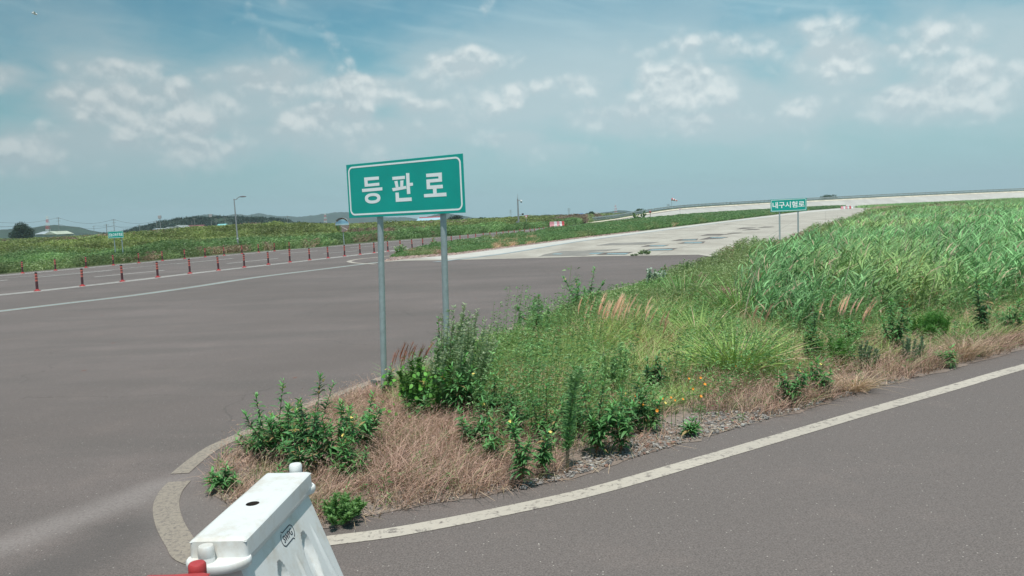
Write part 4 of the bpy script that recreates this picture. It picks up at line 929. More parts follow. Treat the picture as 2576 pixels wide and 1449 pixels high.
# ------------------------------------------------------------------ bollards
NB = [(94, 732.5), (207.5, 720.3), (308, 708.7), (397, 698), (478, 688.7), (550, 680.7), (614.7, 673.2), (675.5, 666), (729.5, 660), (779, 654.7), (825.5, 649.7), (867, 645), (906, 640.7), (941.5, 636.6), (976, 632.8), (1007, 629), (1037, 625.8),
      (1064, 623), (1089, 620.4), (1113, 617.4), (1136, 614.6), (1158, 611.7), (1178, 609.2), (1197, 606.8), (1216, 604.4), (1233, 602.2), (1250, 600), (1266, 598), (1280, 596.3), (1294, 594.5), (1308, 592.8), (1320, 591.2), (1334, 589.4), (1345, 588), (1357, 586.4),
      (1368, 585), (1379, 583.6), (1389, 582.3), (1399, 581), (1408, 579.8), (1417, 578.7), (1426, 577.5)]
FB_ = [(57, 688), (140, 681), (216.5, 673.7), (285.5, 667.7), (349.5, 662), (409, 656.7), (465, 651.5), (516.5, 647), (564, 643), (609, 639), (651, 635), (690.5, 632), (728, 628.5)]
ORD = ['leftmost', 'second', 'third', 'fourth', 'fifth', 'sixth', 'seventh', 'eighth', 'ninth', 'tenth', 'eleventh', 'twelfth', 'thirteenth', 'fourteenth', 'fifteenth', 'sixteenth', 'seventeenth', 'eighteenth', 'nineteenth', 'twentieth']
def ordn(k):
    if k < 20: return ORD[k]
    t_ = {2: 'twenty', 3: 'thirty', 4: 'forty'}[(k + 1) // 10]; u = (k + 1) % 10
    return {20: 'twentieth', 30: 'thirtieth', 40: 'fortieth'}[k + 1] if u == 0 else t_ + '-' + ['first', 'second', 'third', 'fourth', 'fifth', 'sixth', 'seventh', 'eighth', 'ninth'][u - 1]
def bollard():
    r = empty('bollard', (0, 0, 0))
    MB().lathe([(.052, .03), (.052, .36), (.046, .38), (.046, .74)], seg=14).build('post', m_maroon, r, True)
    MB().lathe([(.13, 0), (.128, .02), (.075, .045), (.062, .085)], seg=16).build('base', m_bredbase, r, True)
    for z_ in (.405, .525, .645): MB().lathe([(.051, z_), (.052, z_ + .004), (.052, z_ + .066), (.051, z_ + .07)], seg=14).build('reflective_band', m_band, r, True)
    MB().lathe([(.054, .735), (.054, .765), (.03, .78)], seg=14).build('cap', m_black, r, True)
    return r
bol = bollard(); first = True
for row, pts in (('near', NB), ('far', FB_)):
    for k, p in enumerate(pts):
        g = G(*p); o = bol if first else copy_tree(bol); first = False
        o.location = (g[0], g[1], 0.008); o.rotation_euler = (rng.normal(0, .012), rng.normal(0, .012), 0)
        if row == 'near' and k == 12: pass
        if row == 'near': lab = ('leftmost red and black bollard on the double white line nearest the camera' if k == 0 else f'{ordn(k)} bollard from the left on the nearer double white line')
        else: lab = ('leftmost bollard of the row against the far field of weeds' if k == 0 else f'{ordn(k)} bollard from the left along the far edge of the road')
        tag(o, lab, 'bollard', 'red and black bollards on the double white line' if row == 'near' else 'red and black bollards along the far road edge')

# ------------------------------------------------------------------ water-filled barriers
def barrier(mat, mat2, label, loc, rz, knob=0.0, marks=True):
    r = empty('road_barrier', loc, rz, label, 'barrier')
    T, HL = 0.85, 0.49
    # cap with a hole
    b = bmesh.new(); nx, ny = 24, 60; grid = {}
    for i in range(nx + 1):
        for j in range(ny + 1):
            x = -.1325 + .265 * i / nx; y = -HL + 2 * HL * j / ny
            rx = math.hypot(x + .012, y + .03)
            if rx < 0.052 and rx > 0.016:      # pull the ring of vertices onto the rim of the hole
                s_ = 0.034 / rx if abs(rx - .034) < .010 else 1; x2, y2 = (x + .012) * s_ - .012, (y + .03) * s_ - .03
            else: x2, y2 = x, y
            ed = min(.1325 - abs(x), HL - abs(y)); z = T - (0.014 * (1 - ed / .024) ** 2 if ed < .024 else 0)
            z += .0012 * math.sin(x * 25 + y * 11)
            grid[i, j] = b.verts.new((x2, y2, z))
    for i in range(nx):
        for j in range(ny):
            vs = (grid[i, j], grid[i + 1, j], grid[i + 1, j + 1], grid[i, j + 1]); c_ = sum((v.co for v in vs), Vector()) / 4
            if math.hypot(c_.x + .012, c_.y + .03) > 0.031: b.faces.new(vs)
    m_ = MB(); m_.b.free(); m_.b = b; m_.build('top', mat, r, True)
    # skirt of the cap, with a notch at the near end for the pin
    sk = MB(); ring = []
    out = []
    rr = .022
    for cx_, cy_, a0 in ((.1325 - rr, HL - rr, 0), (-.1325 + rr, HL - rr, 90), (-.1325 + rr, -HL + rr, 180)):
        for k in range(6): a = rad(a0 + 18 * k); out.append((cx_ + rr * math.cos(a), cy_ + rr * math.sin(a)))
    kx = -.037 + knob * 0
    for k in range(6): a = rad(270 + 18 * k); out.append((.1325 - rr + rr * math.cos(a), -HL + rr + rr * math.sin(a)))
    rings = []
    for s_, z in ((1.0, T - .011), (1.012, T - .03), (1.03, T - .088)):
        rings.append([sk.b.verts.new((x * s_, y * (1 + (s_ - 1) * .3), z)) for x, y in out])
    for A, B in zip(rings, rings[1:]):
        for k in range(len(A)): sk.b.faces.new((A[k], A[(k + 1) % len(A)], B[(k + 1) % len(A)], B[k]))
    sk.build('cap_skirt', mat, r, True)
    # collar with rounded lobes at both ends
    co_ = MB(); out2 = []
    for k in range(17): a = rad(180 * k / 16); out2.append((.150 * math.cos(a), HL - .01 + .115 * math.sin(a)))
    out2 += [(-.127, HL - .06), (-.127, -HL + .06)]
    for k in range(17): a = rad(180 + 180 * k / 16); out2.append((.150 * math.cos(a), -HL + .01 + .115 * math.sin(a)))
    out2 += [(.127, -HL + .06), (.127, HL - .06)]
    rings = []
    for s_, z in ((.02, T - .086), (.97, T - .087), (1.0, T - .093), (1.0, T - .112), (.96, T - .125), (.70, T - .135)):
        rings.append([co_.b.verts.new((x * s_, y * (1 - (1 - s_) * .18), z)) for x, y in out2])
    for A, B in zip(rings, rings[1:]):
        for k in range(len(A)): co_.b.faces.new((A[k], A[(k + 1) % len(A)], B[(k + 1) % len(A)], B[k]))
    co_.build('collar', mat, r, True)
    # flared body with moulded hollows
    def sidez(z): return .112 + .35 * max(0, .725 - z) if z > .2 else .296 + .5 * min(1, (.2 - z) / .1) * .13
    b = bmesh.new()
    drops = [(.20, .60, .215), (-.17, .60, .215), (-.02, .34, .12)]
    for sgn in (1, -1):
        ns, nz = 110, 80; gr = {}
        for i in range(ns + 1):
            for j in range(nz + 1):
                s_ = -HL + 2 * HL * i / ns; z = .725 * (1 - j / nz)
                dep = 0
                for cs_, zt_, hw in drops:
                    v = (zt_ - z) / (hw * 1.75)
                    if 0 < v < 1:
                        half = .062 * math.sin(math.pi * min(1, v ** .75 * .93 + .05)) + .003
                        u = (s_ - cs_ + .03 * v) / half
                        if abs(u) < 1: dep = max(dep, .048 * (1 - v * .75) * min(1, (1 - abs(u)) * 4.0))
                for cs_, z0, z1 in ((.335, .60, .2), (.03, .56, .2), (-.34, .60, .2)):
                    if z1 < z < z0:
                        v = (z0 - z) / (z0 - z1); u = (s_ - cs_ - .05 * v * v) / (.012 + .02 * v)
                        if abs(u) < 1: dep -= .010 * (1 - u * u) * min(1, v * 4)
                ends = max(0, abs(s_) - (HL - .03)) / .03
                x = sidez(z) - dep - .02 * ends * ends
                yb = s_ * (1 + (.03 * (.725 - z) / .5) + (.12 * max(0, .2 - z) if z < .2 else 0))
                gr[i, j] = b.verts.new((sgn * x, yb, z))
        for i in range(ns):
            for j in range(nz): b.faces.new((gr[i, j], gr[i + 1, j], gr[i + 1, j + 1], gr[i, j + 1]))
        if sgn == 1: g1 = gr
    for i_ in (0, 110):
        for j in range(80): b.faces.new((g1[i_, j], g1[i_, j + 1], gr[i_, j + 1], gr[i_, j]))
    bmesh.ops.remove_doubles(b, verts=b.verts, dist=1e-5)
    m_ = MB(); m_.b.free(); m_.b = b; m_.build('body', mat, r, True)
    fe_ = MB()
    for sy in (-1, 1):
        for sx_ in (-1, 1): fe_.ball((sx_ * .30, sy * (HL - .02), .14), .075, 3, (1.0, .9, 1.0))
    fe_.build('foot_lug', mat, r, True)
    for sy, kx, zz in ((1, .024 + knob, T + (.028 if knob == 0 else .014)), (-1, -.037, T - .012)):
        yk = sy * (HL + .052) if sy > 0 else -(HL + .040)
        k_o = MB().lathe([(.036, T - .095 - zz + zz), (.0365, zz - .055), (.0355, zz - .053), (.0355, zz - .05), (.0365, zz - .048), (.0365, zz - .008), (.031, zz)], (kx, yk, 0), 28).build('pin', mat, r, True)
    MB().lathe([(.0335, T - .075), (.0335, T - .012)], (-.012, -.03, 0), 28).b.free()
    hb = MB()
    ringA = [hb.b.verts.new((-.012 + .0345 * math.cos(k * .2244), -.03 + .0345 * math.sin(k * .2244), T - .001)) for k in range(28)]
    ringB = [hb.b.verts.new((v.co.x, v.co.y, T - .05)) for v in ringA]
    for k in range(28): hb.b.faces.new((ringA[k], ringA[(k + 1) % 28], ringB[(k + 1) % 28], ringB[k]))
    hb.b.faces.new(ringB); hb.build('filling_hole', mat2, r)
    return r
m_hole = plain('hole_grime_shade', (0.05, 0.035, 0.03), 0.8)  # liner colour holds the unlit interior as well as water and dirt
wb = barrier(m_plw, m_hole, 'white plastic water-filled barrier with a filling hole and an oval stamped logo', (-1.354, 4.078, 0), -math.atan2(.0605, .9855))
rb = barrier(m_plr, m_hole, 'red plastic barrier whose pin shows at the lower frame edge before the white barrier', (-1.425, 3.25 - .49, 0), 0.0, knob=.035)
# oval logo stamped on the white barrier's side
slope = math.atan(.35); lg = empty('tmp', (0, 0, 0)); bpy.data.objects.remove(lg)
def logo(parent):
    M = Matrix.Translation((.112 + .35 * (.725 - .655) + .0012, .03, .655)) @ Matrix.Rotation(rad(90), 4, 'Z') @ Matrix.Rotation(-slope, 4, 'X')
    o = [text_mesh('logo_text', 'SWPG', .05, .0006, parent, m_ink, .125, .036, (0, 0), 0, .0004)]
    pl = []
    for a0, a1, sx_ in ((-62, 95, 1), (118, 275, -1)):
        pts = [(sx_ * .062 + .03 * math.cos(rad(a)) * (1 if sx_ > 0 else 1), .030 * math.sin(rad(a))) for a in np.linspace(a0, a1, 14)]
        if sx_ > 0: pts = [(.055 + .034 * math.cos(rad(a)), .034 * math.sin(rad(a))) for a in np.linspace(-75, 90, 16)] + [(-.045, .034), (-.06, .044)]
        else: pts = [(-.055 + .034 * math.cos(rad(a)), .034 * math.sin(rad(a))) for a in np.linspace(105, 270, 16)] + [(.045, -.034), (.06, -.044)]
        q = np.array(pts); T2 = np.gradient(q, axis=0); T2 /= np.linalg.norm(T2, axis=1, keepdims=True); N2 = np.stack([-T2[:, 1], T2[:, 0]], 1) * .0027
        pl.append(np.concatenate([q + N2, (q - N2)[::-1]]).tolist())
    o.append(flat('logo_outline', pl, parent, m_ink, 0, .0005))
    for p in o: p.matrix_basis = M
body_ = [c_ for c_ in wb.children if c_.name.startswith('body')][0]
logo(body_)

# small barriers far off: stepped profile blocks
def far_barrier(x, yb, Y, wd, col, label, lean=0.0):
    g = at(x, yb, Y); r = empty('road_barrier', (g[0], g[1], 0), lean, label, 'barrier', 'red and white barriers across the far road' if Y < 250 else 'red and white barriers before the banked curve')
    b = bmesh.new(); prof = [(-.24, 0), (-.24, .18), (-.12, .55), (-.10, .95), (.10, .95), (.12, .55), (.24, .18), (.24, 0)]
    L = [b.verts.new((-wd / 2, p[0], p[1])) for p in prof]; R2 = [b.verts.new((wd / 2, p[0], p[1])) for p in prof]
    for k in range(7): b.faces.new((L[k], L[k + 1], R2[k + 1], R2[k]))
    b.faces.new(L); b.faces.new(R2[::-1]); m_ = MB(); m_.b.free(); m_.b = b; m_.build('body', col, r)
    MB().box((0, 0, 1.0), (wd * .9, .16, .10), bev=.02).build('cap', col, r)
    return r
for k, (x, cmat) in enumerate([(1388.5, m_pink), (1397.5, m_wh2), (1404, m_pink), (1410, m_wh2), (1416, m_red2)]):
    far_barrier(x, 571.4, 147 + .3 * k, .54 if k else .80, cmat, ['leftmost faded pink barrier of the row at the far road', 'white barrier beside the leftmost pink one at the far road', 'middle pink barrier between two white ones at the far road', 'second white barrier next to the red end one', 'red barrier closing the right end of the far road row'][k])
for k, (x, cmat) in enumerate([(2118.5, m_pink), (2124, m_wh2), (2129, m_pink), (2133.5, m_wh2), (2138, m_red2), (2143, m_wh2)]):
    far_barrier(x, 523.6 - .2 * k, 290, .85, cmat, ['pink barrier at the left end of the row below the banked curve', 'white barrier second in the row below the banked curve', 'pink barrier third in the row below the banked curve', 'white barrier fourth in the row below the banked curve', 'red barrier near the right end of the row below the banked curve', 'white barrier at the right end of the row below the banked curve'][k])

# ------------------------------------------------------------------ lamp, mirror, mast, small signs
g = G(600.5, 633); r = empty('street_lamp', g, 0, 'tall grey street lamp with a curved arm beside the far road edge', 'lamp'); LH = at(589, 500, g[1])[2]; lx = at(588.5, 498, g[1])[0] - g[0]
MB().tube((0, 0, 0), (lx, 0, LH), .085, .05, 12).build('pole', m_steelpole, r, True)
MB().lathe([(.2, 0), (.2, .22), (.1, .3)], seg=14).build('base', m_wh2, r, True)
MB().lathe([(.10, 0), (.10, .12)], (lx * .2, 0, 1.2), 12).build('collar', m_wh2, r, True)
MB().path([(lx, 0, LH - .1), (lx + .25, -.02, LH - .05), (lx + .45, -.04, LH + .12), (lx + .62, -.05, LH + .16)], .035, 8).build('arm', m_steelpole, r, True)
MB().ball((lx + .88, -.06, LH + .17), .34, 3, (1, .42, .2)).build('lamp_head', plain('lamp_head_dark', (.16, .15, .16), .5), r, True)
g = G(866, 616); r = empty('traffic_mirror', g, 0, 'round convex traffic mirror on a pale pole at the far road edge', 'mirror'); c_ = at(861, 566, g[1]); mx, mz = c_[0] - g[0], c_[2]
R_ = 17.5 * g[1] / FPX
MB().tube((0, 0, 0), (mx, .08, mz), .045, .045, 12).build('pole', m_galv, r, True)
b = MB(); rings = []
for k in range(0, 9):
    a = k / 8 * .62; rings.append([b.b.verts.new((mx + R_ * math.sin(a) / math.sin(.62) * math.cos(q * math.pi / 16), -.02 - R_ * (math.cos(a) - math.cos(.62)) / math.sin(.62), mz + R_ * math.sin(a) / math.sin(.62) * math.sin(q * math.pi / 16))) for q in range(32)] if k else [b.b.verts.new((mx, -.02 - R_ * (1 - math.cos(.62)) / math.sin(.62), mz))] * 32)
for A, B in zip(rings, rings[1:]):
    for q in range(32):
        vs = []
        for v in (A[q], A[(q + 1) % 32], B[(q + 1) % 32], B[q]):
            if v not in vs: vs.append(v)
        b.b.faces.new(vs)
mo = b.build('mirror_face', m_mirror, r, True)
b = MB()
for q in range(32):
    a0, a1 = q * math.pi / 16, (q + 1) * math.pi / 16
    b.tube((mx + R_ * math.cos(a0), 0, mz + R_ * math.sin(a0)), (mx + R_ * math.cos(a1), 0, mz + R_ * math.sin(a1)), .022, .022, 6, False)
b.build('rim', m_orange, r, True)
b = MB()
for q in range(3, 13):
    a0, a1 = q * math.pi / 16, (q + 1) * math.pi / 16; k1 = R_ + .03
    b.poly([(mx + k1 * math.cos(a0), .02, mz + k1 * math.sin(a0)), (mx + k1 * math.cos(a1), .02, mz + k1 * math.sin(a1)), (mx + k1 * math.cos(a1), -.22, mz + k1 * math.sin(a1)), (mx + k1 * math.cos(a0), -.22, mz + k1 * math.sin(a0))])
b.build('hood', plain('mirror_hood', (.52, .50, .47), .6), r)
MB().lathe([(R_ * .96, 0), (R_ * .9, .04)], seg=24).b.free()
bp = MB(); bp.tube((mx, .02, mz), (mx, .05, mz), R_ * .97, R_ * .9, 28); bp.build('back_plate', m_orange, r)

g = G(1305.5, 575.5); Yg = g[1]; r = empty('camera_mast', g, 0, 'slim grey mast carrying a dome camera and a small signal head', 'camera mast'); P2 = lambda x, y: (at(x, y, Yg) - np.array([g[0], g[1], 0]))
tp1 = P2(1302, 531.5 - 2); tp1 = P2(1302.2, 500.5)
MB().tube((0, 0, 0), tuple(tp1), .17, .12, 10).build('pole', m_steelpole, r, True)
MB().tube(tuple(tp1), tuple(P2(1302.6, 487.5)), .05, .02, 6).build('antenna', m_steelpole, r)
a_ = P2(1303, 504); b_2 = P2(1310.5, 503.5)
MB().tube(tuple(a_), tuple(b_2), .04, .04, 6).build('arm', plain('rust_arm', (.22, .12, .11), .7), r)
c3 = P2(1311, 506.5)
hs = MB().ball(tuple(c3 + [0, 0, .05]), .19, 3, (1, 1, 1.1)).build('camera_housing', m_wh2, r, True)
MB().ball(tuple(c3 - [0, 0, .14]), .13, 2).build('lens_dome', m_black, r, True)
a_ = P2(1304.5, 539.5); b_2 = P2(1312.5, 539.5)
MB().tube(tuple(a_), tuple(b_2), .035, .035, 6).build('arm', m_steelpole, r)
MB().box(tuple(P2(1315, 538.8)), (.36, .22, .32), bev=.03).build('signal_head', m_black, r)
MB().box(tuple(P2(1302.5, 560) + [-.1, -.1, 0]), (.38, .25, .45), bev=.02).build('control_box', plain('box_grey', (.2, .21, .22), .6), r)
MB().lathe([(.26, 0), (.26, .12), (.18, .16)], seg=10).build('footing', m_wh2, r)
def tri_sign(x, yb, yt, ym, wpx, Y, label, colr, fill):
    g = at(x, yb, Y); r = empty('yield_sign', (g[0], Y, 0), 0, label, 'sign'); hx = wpx * Y / FPX / 2; zt_, zb_ = at(x, yt, Y)[2], at(x, ym, Y)[2]; dx = at(x - .6, yt, Y)[0] - g[0]
    MB().tube((0, .05, 0), (dx, .05, zt_), .04, .04, 8).build('pole', m_galv, r)
    MB().poly([(dx - hx, 0, zt_), (dx + hx, 0, zt_), (dx, 0, zb_)], (0, .02, 0)).build('panel', colr, r)
    cz = zt_ - (zt_ - zb_) * .36
    MB().poly([(dx + (p_[0] - dx) * .62, -.012, cz + (p_[1] - cz) * .62) for p_ in ((dx - hx, zt_), (dx + hx, zt_), (dx, zb_))], (0, .008, 0)).build('white_field', fill, r)
tri_sign(1324.2, 568, 541.5, 549.8, 9.5, 160, 'red-bordered white yield sign just right of the camera mast', m_red2, m_wh2)
tri_sign(1711, 538, 524, 529.5, 7.0, 268, 'faded pink-bordered yield sign in front of the banked curve', plain('washed_pink', (.75, .38, .40), .6), m_wh2)
g = at(1636, 547, 250); r = empty('signal_post', (g[0], 250, 0), 0, 'grey post with a dark red round lamp box before the guardrail', 'signal post')
MB().tube((0, 0, 0), (0, 0, at(1635, 531, 250)[2]), .11, .09, 8).build('pole', plain('old_post', (.26, .22, .2), .7), r)
MB().box((0, -.05, at(1635, 533.3, 250)[2]), (.75, .45, .75), bev=.22).build('lamp_box', plain('brown_red', (.26, .07, .055), .6), r)
MB().tube((0, 0, at(1635, 531, 250)[2]), (0, 0, at(1635, 525.5, 250)[2]), .10, .07, 6).build('finial', m_steelpole, r)
# windsock
Yw = 360; g = at(1690, 528, Yw); r = empty('windsock', (g[0], Yw, 0), 0, 'red and white windsock streaming right from a thin pole behind the guardrail', 'windsock')
tz = at(1689, 498.5, Yw)[2]; MB().tube((0, 0, 0), (0, 0, tz), .10, .06, 8).build('pole', m_galv, r)
e1 = at(1689.5, 501, Yw); e2 = at(1703.5, 505.2, Yw); A0 = Vector((0, 0, e1[2])); B0 = Vector((e2[0] - e1[0], -.3, e2[2]))
for k in range(5):
    f0, f1 = k / 5, (k + 1) / 5; p0, p1 = A0.lerp(B0, f0), A0.lerp(B0, f1)
    MB().tube(p0, p1, .62 - .40 * f0, .62 - .40 * f1, 14, k == 4).build('red_cone' if k % 2 == 0 else 'white_cone', m_red2 if k % 2 == 0 else m_wh2, r, True)

# ------------------------------------------------------------------ masts, poles, wires
def pole(x, yt, yb, Y, label, kind='utility_pole', arms=1, lean=0, box=False, rr=.16, cat='utility pole'):
    g = at(x, yb, Y); t_ = at(x - (yb - yt) * .055, yt, Y); r = empty(kind, (g[0], Y, 0), 0, label, cat, None)
    dx = t_[0] - g[0]; z1 = t_[2]
    MB().tube((dx * -.2, 0, 0), (dx, 0, z1), rr, rr * .7, 8).build('pole', m_pole, r, True)
    for k in range(arms): MB().box((dx * .96, -.1, z1 - .5 - k * 1.3), (2.2, .12, .12)).build('crossarm', m_pole, r)
    if box: MB().box((dx * .98, -.3, z1 - .2), (1.5, .8, 1.5), bev=.1).build('equipment_box', plain('box_pale', (.42, .38, .38), .7), r)
    return (g[0] + dx, Y, z1)
m_pole = plain('concrete_pole', (0.24, 0.23, 0.22), 0.85, nscale=1)
w1 = pole(67, 561.5, 598, 300, 'grey utility pole standing in front of the dark round tree')
w2 = pole(149, 547, 590, 420, 'tall utility pole with crossarms right of the pale warehouse', arms=2)
w4 = pole(237, 568, 590, 600, 'faint distant utility pole left of the small far green sign')
w3 = pole(269, 563, 590, 330, 'grey utility pole just left of the small far green sign')
w5 = pole(288, 551.5, 590, 420, 'tall utility pole rising behind the small far green sign', arms=2)
w6 = pole(352, 565, 584, 420, 'utility pole with a small lamp arm at the left foot of the wooded hill')
w7 = pole(395, 555, 578, 420, 'utility pole beside the thicker box-topped pole on the wooded hill side')
pole(404, 545, 578, 400, 'tall pole with a pink-grey box on top before the wooded hill', arms=0, box=True, rr=.2)
pole(490, 548, 570, 420, 'slender utility pole over the red roof house', arms=1)
pole(483, 556, 570, 410, 'short pole on the ridge of the red roof house', arms=0)
pole(532, 541.5, 570, 400, 'tall pole with pale antenna boxes right of the red roof house', arms=0, box=True, rr=.2)
pole(544, 548, 568, 430, 'utility pole above the turquoise shed', arms=2)
pole(567, 546, 568, 430, 'utility pole between the turquoise shed and the street lamp')
pole(724, 542.5, 566, 450, 'lone utility pole between the street lamp and the big sign')
def lattice(x, yt, yb, Y, label, stripes=True, hw=1.6, arms=0):
    g = at(x, yb, Y); z1 = at(x, yt, Y)[2]; dx = at(x - (yb - yt) * .055, yt, Y)[0] - g[0]
    r = empty('lattice_tower', (g[0], Y, 0), 0, label, 'tower')
    n = 7
    for k in range(n):
        b = MB(); f0, f1 = k / n, (k + 1) / n; h0, h1 = hw * (1 - .7 * f0), hw * (1 - .7 * f1)
        for sx_ in (-1, 1):
            for sy_ in (-1, 1):
                b.tube((dx * f0 + sx_ * h0, sy_ * h0, z1 * f0), (dx * f1 + sx_ * h1, sy_ * h1, z1 * f1), .16, .16, 4)
            b.tube((dx * f0 + sx_ * h0, -h0, z1 * f0), (dx * f1 - sx_ * h1, -h1, z1 * f1), .12, .12, 4)
        b.build('red_section' if stripes and k % 2 else 'white_section' if stripes else 'section', (m_red2 if k % 2 else m_wh2) if stripes else m_galv2, r)
    for k in range(arms):
        b = MB().box((dx * (.95 - .13 * k), 0, z1 * (.95 - .13 * k)), (hw * 3.2, .3, .3)); b.build('crossarm', m_galv2, r)
lattice(121, 543.5, 588, 700, 'red and white lattice mast rising over the pale warehouse')
lattice(1549.5, 513.5, 540, 1300, 'faint red and white lattice mast behind the guardrail', hw=1.8)
lattice(819, 536.5, 562, 1100, 'pylon with crossarms before the hills left of the round mirror', stripes=True, hw=2.0, arms=3)
lattice(1432, 523.5, 545, 1200, 'grey transmission pylon on the skyline right of the barrier row', False, 1.6, 3)
lattice(1285.5, 527.5, 552, 1300, 'grey transmission pylon on the skyline left of the camera mast', False, 1.6, 3)
lattice(1682, 513, 530, 1200, 'grey pylon top on the skyline left of the windsock', False, 1.8, 3)
def wire(a, b, sag, label):
    a, b = Vector(a), Vector(b); pts = []
    for k in range(17):
        f = k / 16; p = a.lerp(b, f); p.z -= sag * 4 * f * (1 - f); pts.append(p)
    m_ = MB().path(pts, .045, 4); tag(m_.build('power_line', m_black), label, 'wire', 'power lines over the far field')
wl = tuple(at(-60, 549, 400)); m_w = None
wire(wl, w2, 2.6, 'power line running from the left frame edge to the pole beside the warehouse')
wire(w2, w5, 2.6, 'power line sagging between the warehouse pole and the pole behind the small sign')
wire(w5, w7, 1.8, 'power line between the pole behind the small sign and the wooded hill')
wire((w2[0], w2[1], w2[2] - 3.4), (w5[0], w5[1], w5[2] - 3.2), 2.0, 'lower power line between the warehouse pole and the small sign pole')
wire((w5[0], w5[1], w5[2] - 3.2), w6, 1.6, 'lower power line descending to the pole at the wooded hill foot')
wire(w4, (w5[0] + 20, w5[1] + 60, w5[2] - 4), 1.2, 'thin low power line from the faint distant pole')
wire(tuple(at(-60, 563, 300)), (w1[0], w1[1], w1[2] - .4), 1.0, 'short power line reaching the pole before the dark tree')

# ------------------------------------------------------------------ buildings
def house(name, x0, x1, yb, ye, yr, Y, dep, wall, roof, label, gable='x', over=.5, win=0):
    a, b2 = at(x0, yb, Y), at(x1, yb, Y); ze, zr = at((x0 + x1) / 2, ye, Y)[2], at((x0 + x1) / 2, yr, Y)[2]
    cx_ = (a[0] + b2[0]) / 2; wd = b2[0] - a[0]; r = empty(name, (cx_, Y + dep / 2, 0), 0, label, 'building')
    MB().box((0, 0, ze / 2), (wd, dep, ze)).build('wall', wall, r)
    W, Dp = wd / 2 + over, dep / 2 + over
    b = bmesh.new()
    if gable == 'x':     # ridge runs along x
        v = [(-W, -Dp, ze), (W, -Dp, ze), (W, Dp, ze), (-W, Dp, ze), (-W * .97, 0, zr), (W * .97, 0, zr)]; f = [(0, 1, 5, 4), (2, 3, 4, 5), (0, 4, 3), (1, 2, 5), (3, 2, 1, 0)]
    else:                # gable end faces the camera
        v = [(-W, -Dp, ze), (W, -Dp, ze), (W, Dp, ze), (-W, Dp, ze), (0, -Dp, zr), (0, Dp, zr)]; f = [(0, 4, 5, 3), (1, 2, 5, 4), (0, 1, 4), (2, 3, 5), (3, 2, 1, 0)]
    vs = [b.verts.new(q) for q in v]
    for q in f: b.faces.new([vs[i] for i in q])
    m_ = MB(); m_.b.free(); m_.b = b; m_.build('roof', roof, r)
    for k in range(win):
        xx = -wd / 2 + wd * (k + .5) / win
        MB().box((xx, -dep / 2 - .03, ze * .62), (wd / win * .42, .06, ze * .3)).build('window', m_black, r)
    return r
m_cream = plain('cream_wall', (.50, .49, .42), .8, nscale=.3); m_rfw = plain('pale_roof', (.36, .40, .42), .6, nscale=.2); m_rfred = plain('dark_red_roof', (.17, .055, .055), .8, nscale=.3)
m_rfg = plain('grey_roof', (.22, .24, .24), .8, nscale=.3); m_turq = plain('turquoise_sheet', (.22, .52, .52), .6, nscale=.3); m_rfb = plain('pale_blue_roof', (.33, .50, .58), .6, nscale=.1); m_wallg = plain('grey_wall', (.30, .32, .31), .8, nscale=.3)
house('warehouse', 90, 118, 596, 589, 582.5, 395, 14, m_cream, m_rfw, 'low warehouse with a silver-grey roof behind the field at far left', 'x')
house('warehouse', 112, 143, 597, 590, 582, 380, 14, m_cream, plain('cream_roof', (.42, .45, .36), .7, nscale=.2), 'cream gabled warehouse under the red and white mast', 'y')
house('house', 433, 459, 584, 575, 566.8, 390, 12, m_wallg, m_wallg, 'grey gabled house front with two pale windows', 'y', win=2)
house('house', 455, 503, 584, 576, 566.5, 398, 12, m_wallg, m_rfred, 'long house with a dark red roof before the wooded hill', 'x')
house('house', 412, 433, 584, 578, 571, 395, 10, m_cream, m_rfg, 'low house with a hipped grey roof left of the gabled house', 'x')
house('shed', 386, 410, 584, 576.5, 574.5, 395, 8, m_cream, m_rfw, 'flat pale-roofed shed at the left of the grey houses', 'x', win=0)
house('shed', 545, 562, 578, 570, 563.3, 380, 8, plain('mint_wall', (.32, .52, .46), .7), m_turq, 'small turquoise shed with a bright roof left of the street lamp', 'x')
bb_ = house('factory_hall', 1048, 1108, 562, 557.5, 547.5, 520, 34, m_cream, m_rfb, 'pale blue hall roof edged with red under the big green sign', 'x', .8)
z1 = at(1078, 547.5, 520)[2]
MB().box((0, 0, z1 + .2), (15, .9, .7)).build('roof_trim', m_red2, bb_)
MB().tube((7.6, 0, z1), (11.5, -17, at(1100, 557.5, 520)[2] + .4), .4, .4, 6).build('roof_trim', m_red2, bb_)
house('factory_hall', 938, 983, 563, 560, 558, 560, 20, m_cream, m_rfb, 'long low pale blue roof left of the near sign pole', 'x')
house('warehouse', 1495, 1507, 541, 537.5, 534, 520, 14, plain('cream_white', (.6, .6, .5), .7), m_rfg, 'grey-roofed cream warehouse beside the bushy tree at the guardrail', 'x')
house('factory_hall', 1512, 1534, 542, 539, 537.3, 700, 20, m_cream, m_turq, 'long turquoise roof left of the distant red and white mast', 'x')
house('factory_hall', 1538, 1590, 540, 537, 535.4, 720, 20, m_cream, m_rfb, 'long pale roof right of the distant red and white mast', 'x')
house('shed', 1461, 1467, 543, 539.5, 537, 600, 8, m_cream, plain('deep_blue', (.04, .13, .33), .6), 'tiny blue-roofed shed left of the bushy tree', 'x')
house('shed', 1288, 1295, 553, 549, 547.5, 500, 8, plain('blue_sheet', (.06, .2, .5), .6), plain('blue_sheet', (.06, .2, .5), .6), 'small bright blue shed left of the camera mast', 'x')
# sand heap
g = at(1140, 556, 180); sh = MB().ball((0, 0, 0), 1, 3, (6.5, 3, .9)).build('sand_heap', plain('sand', (.42, .36, .27), .9, nscale=1), None, True); sh.location = (g[0], 180, .35)
tag(sh, 'low heap of pale sand in the field under the big sign', 'sand heap')

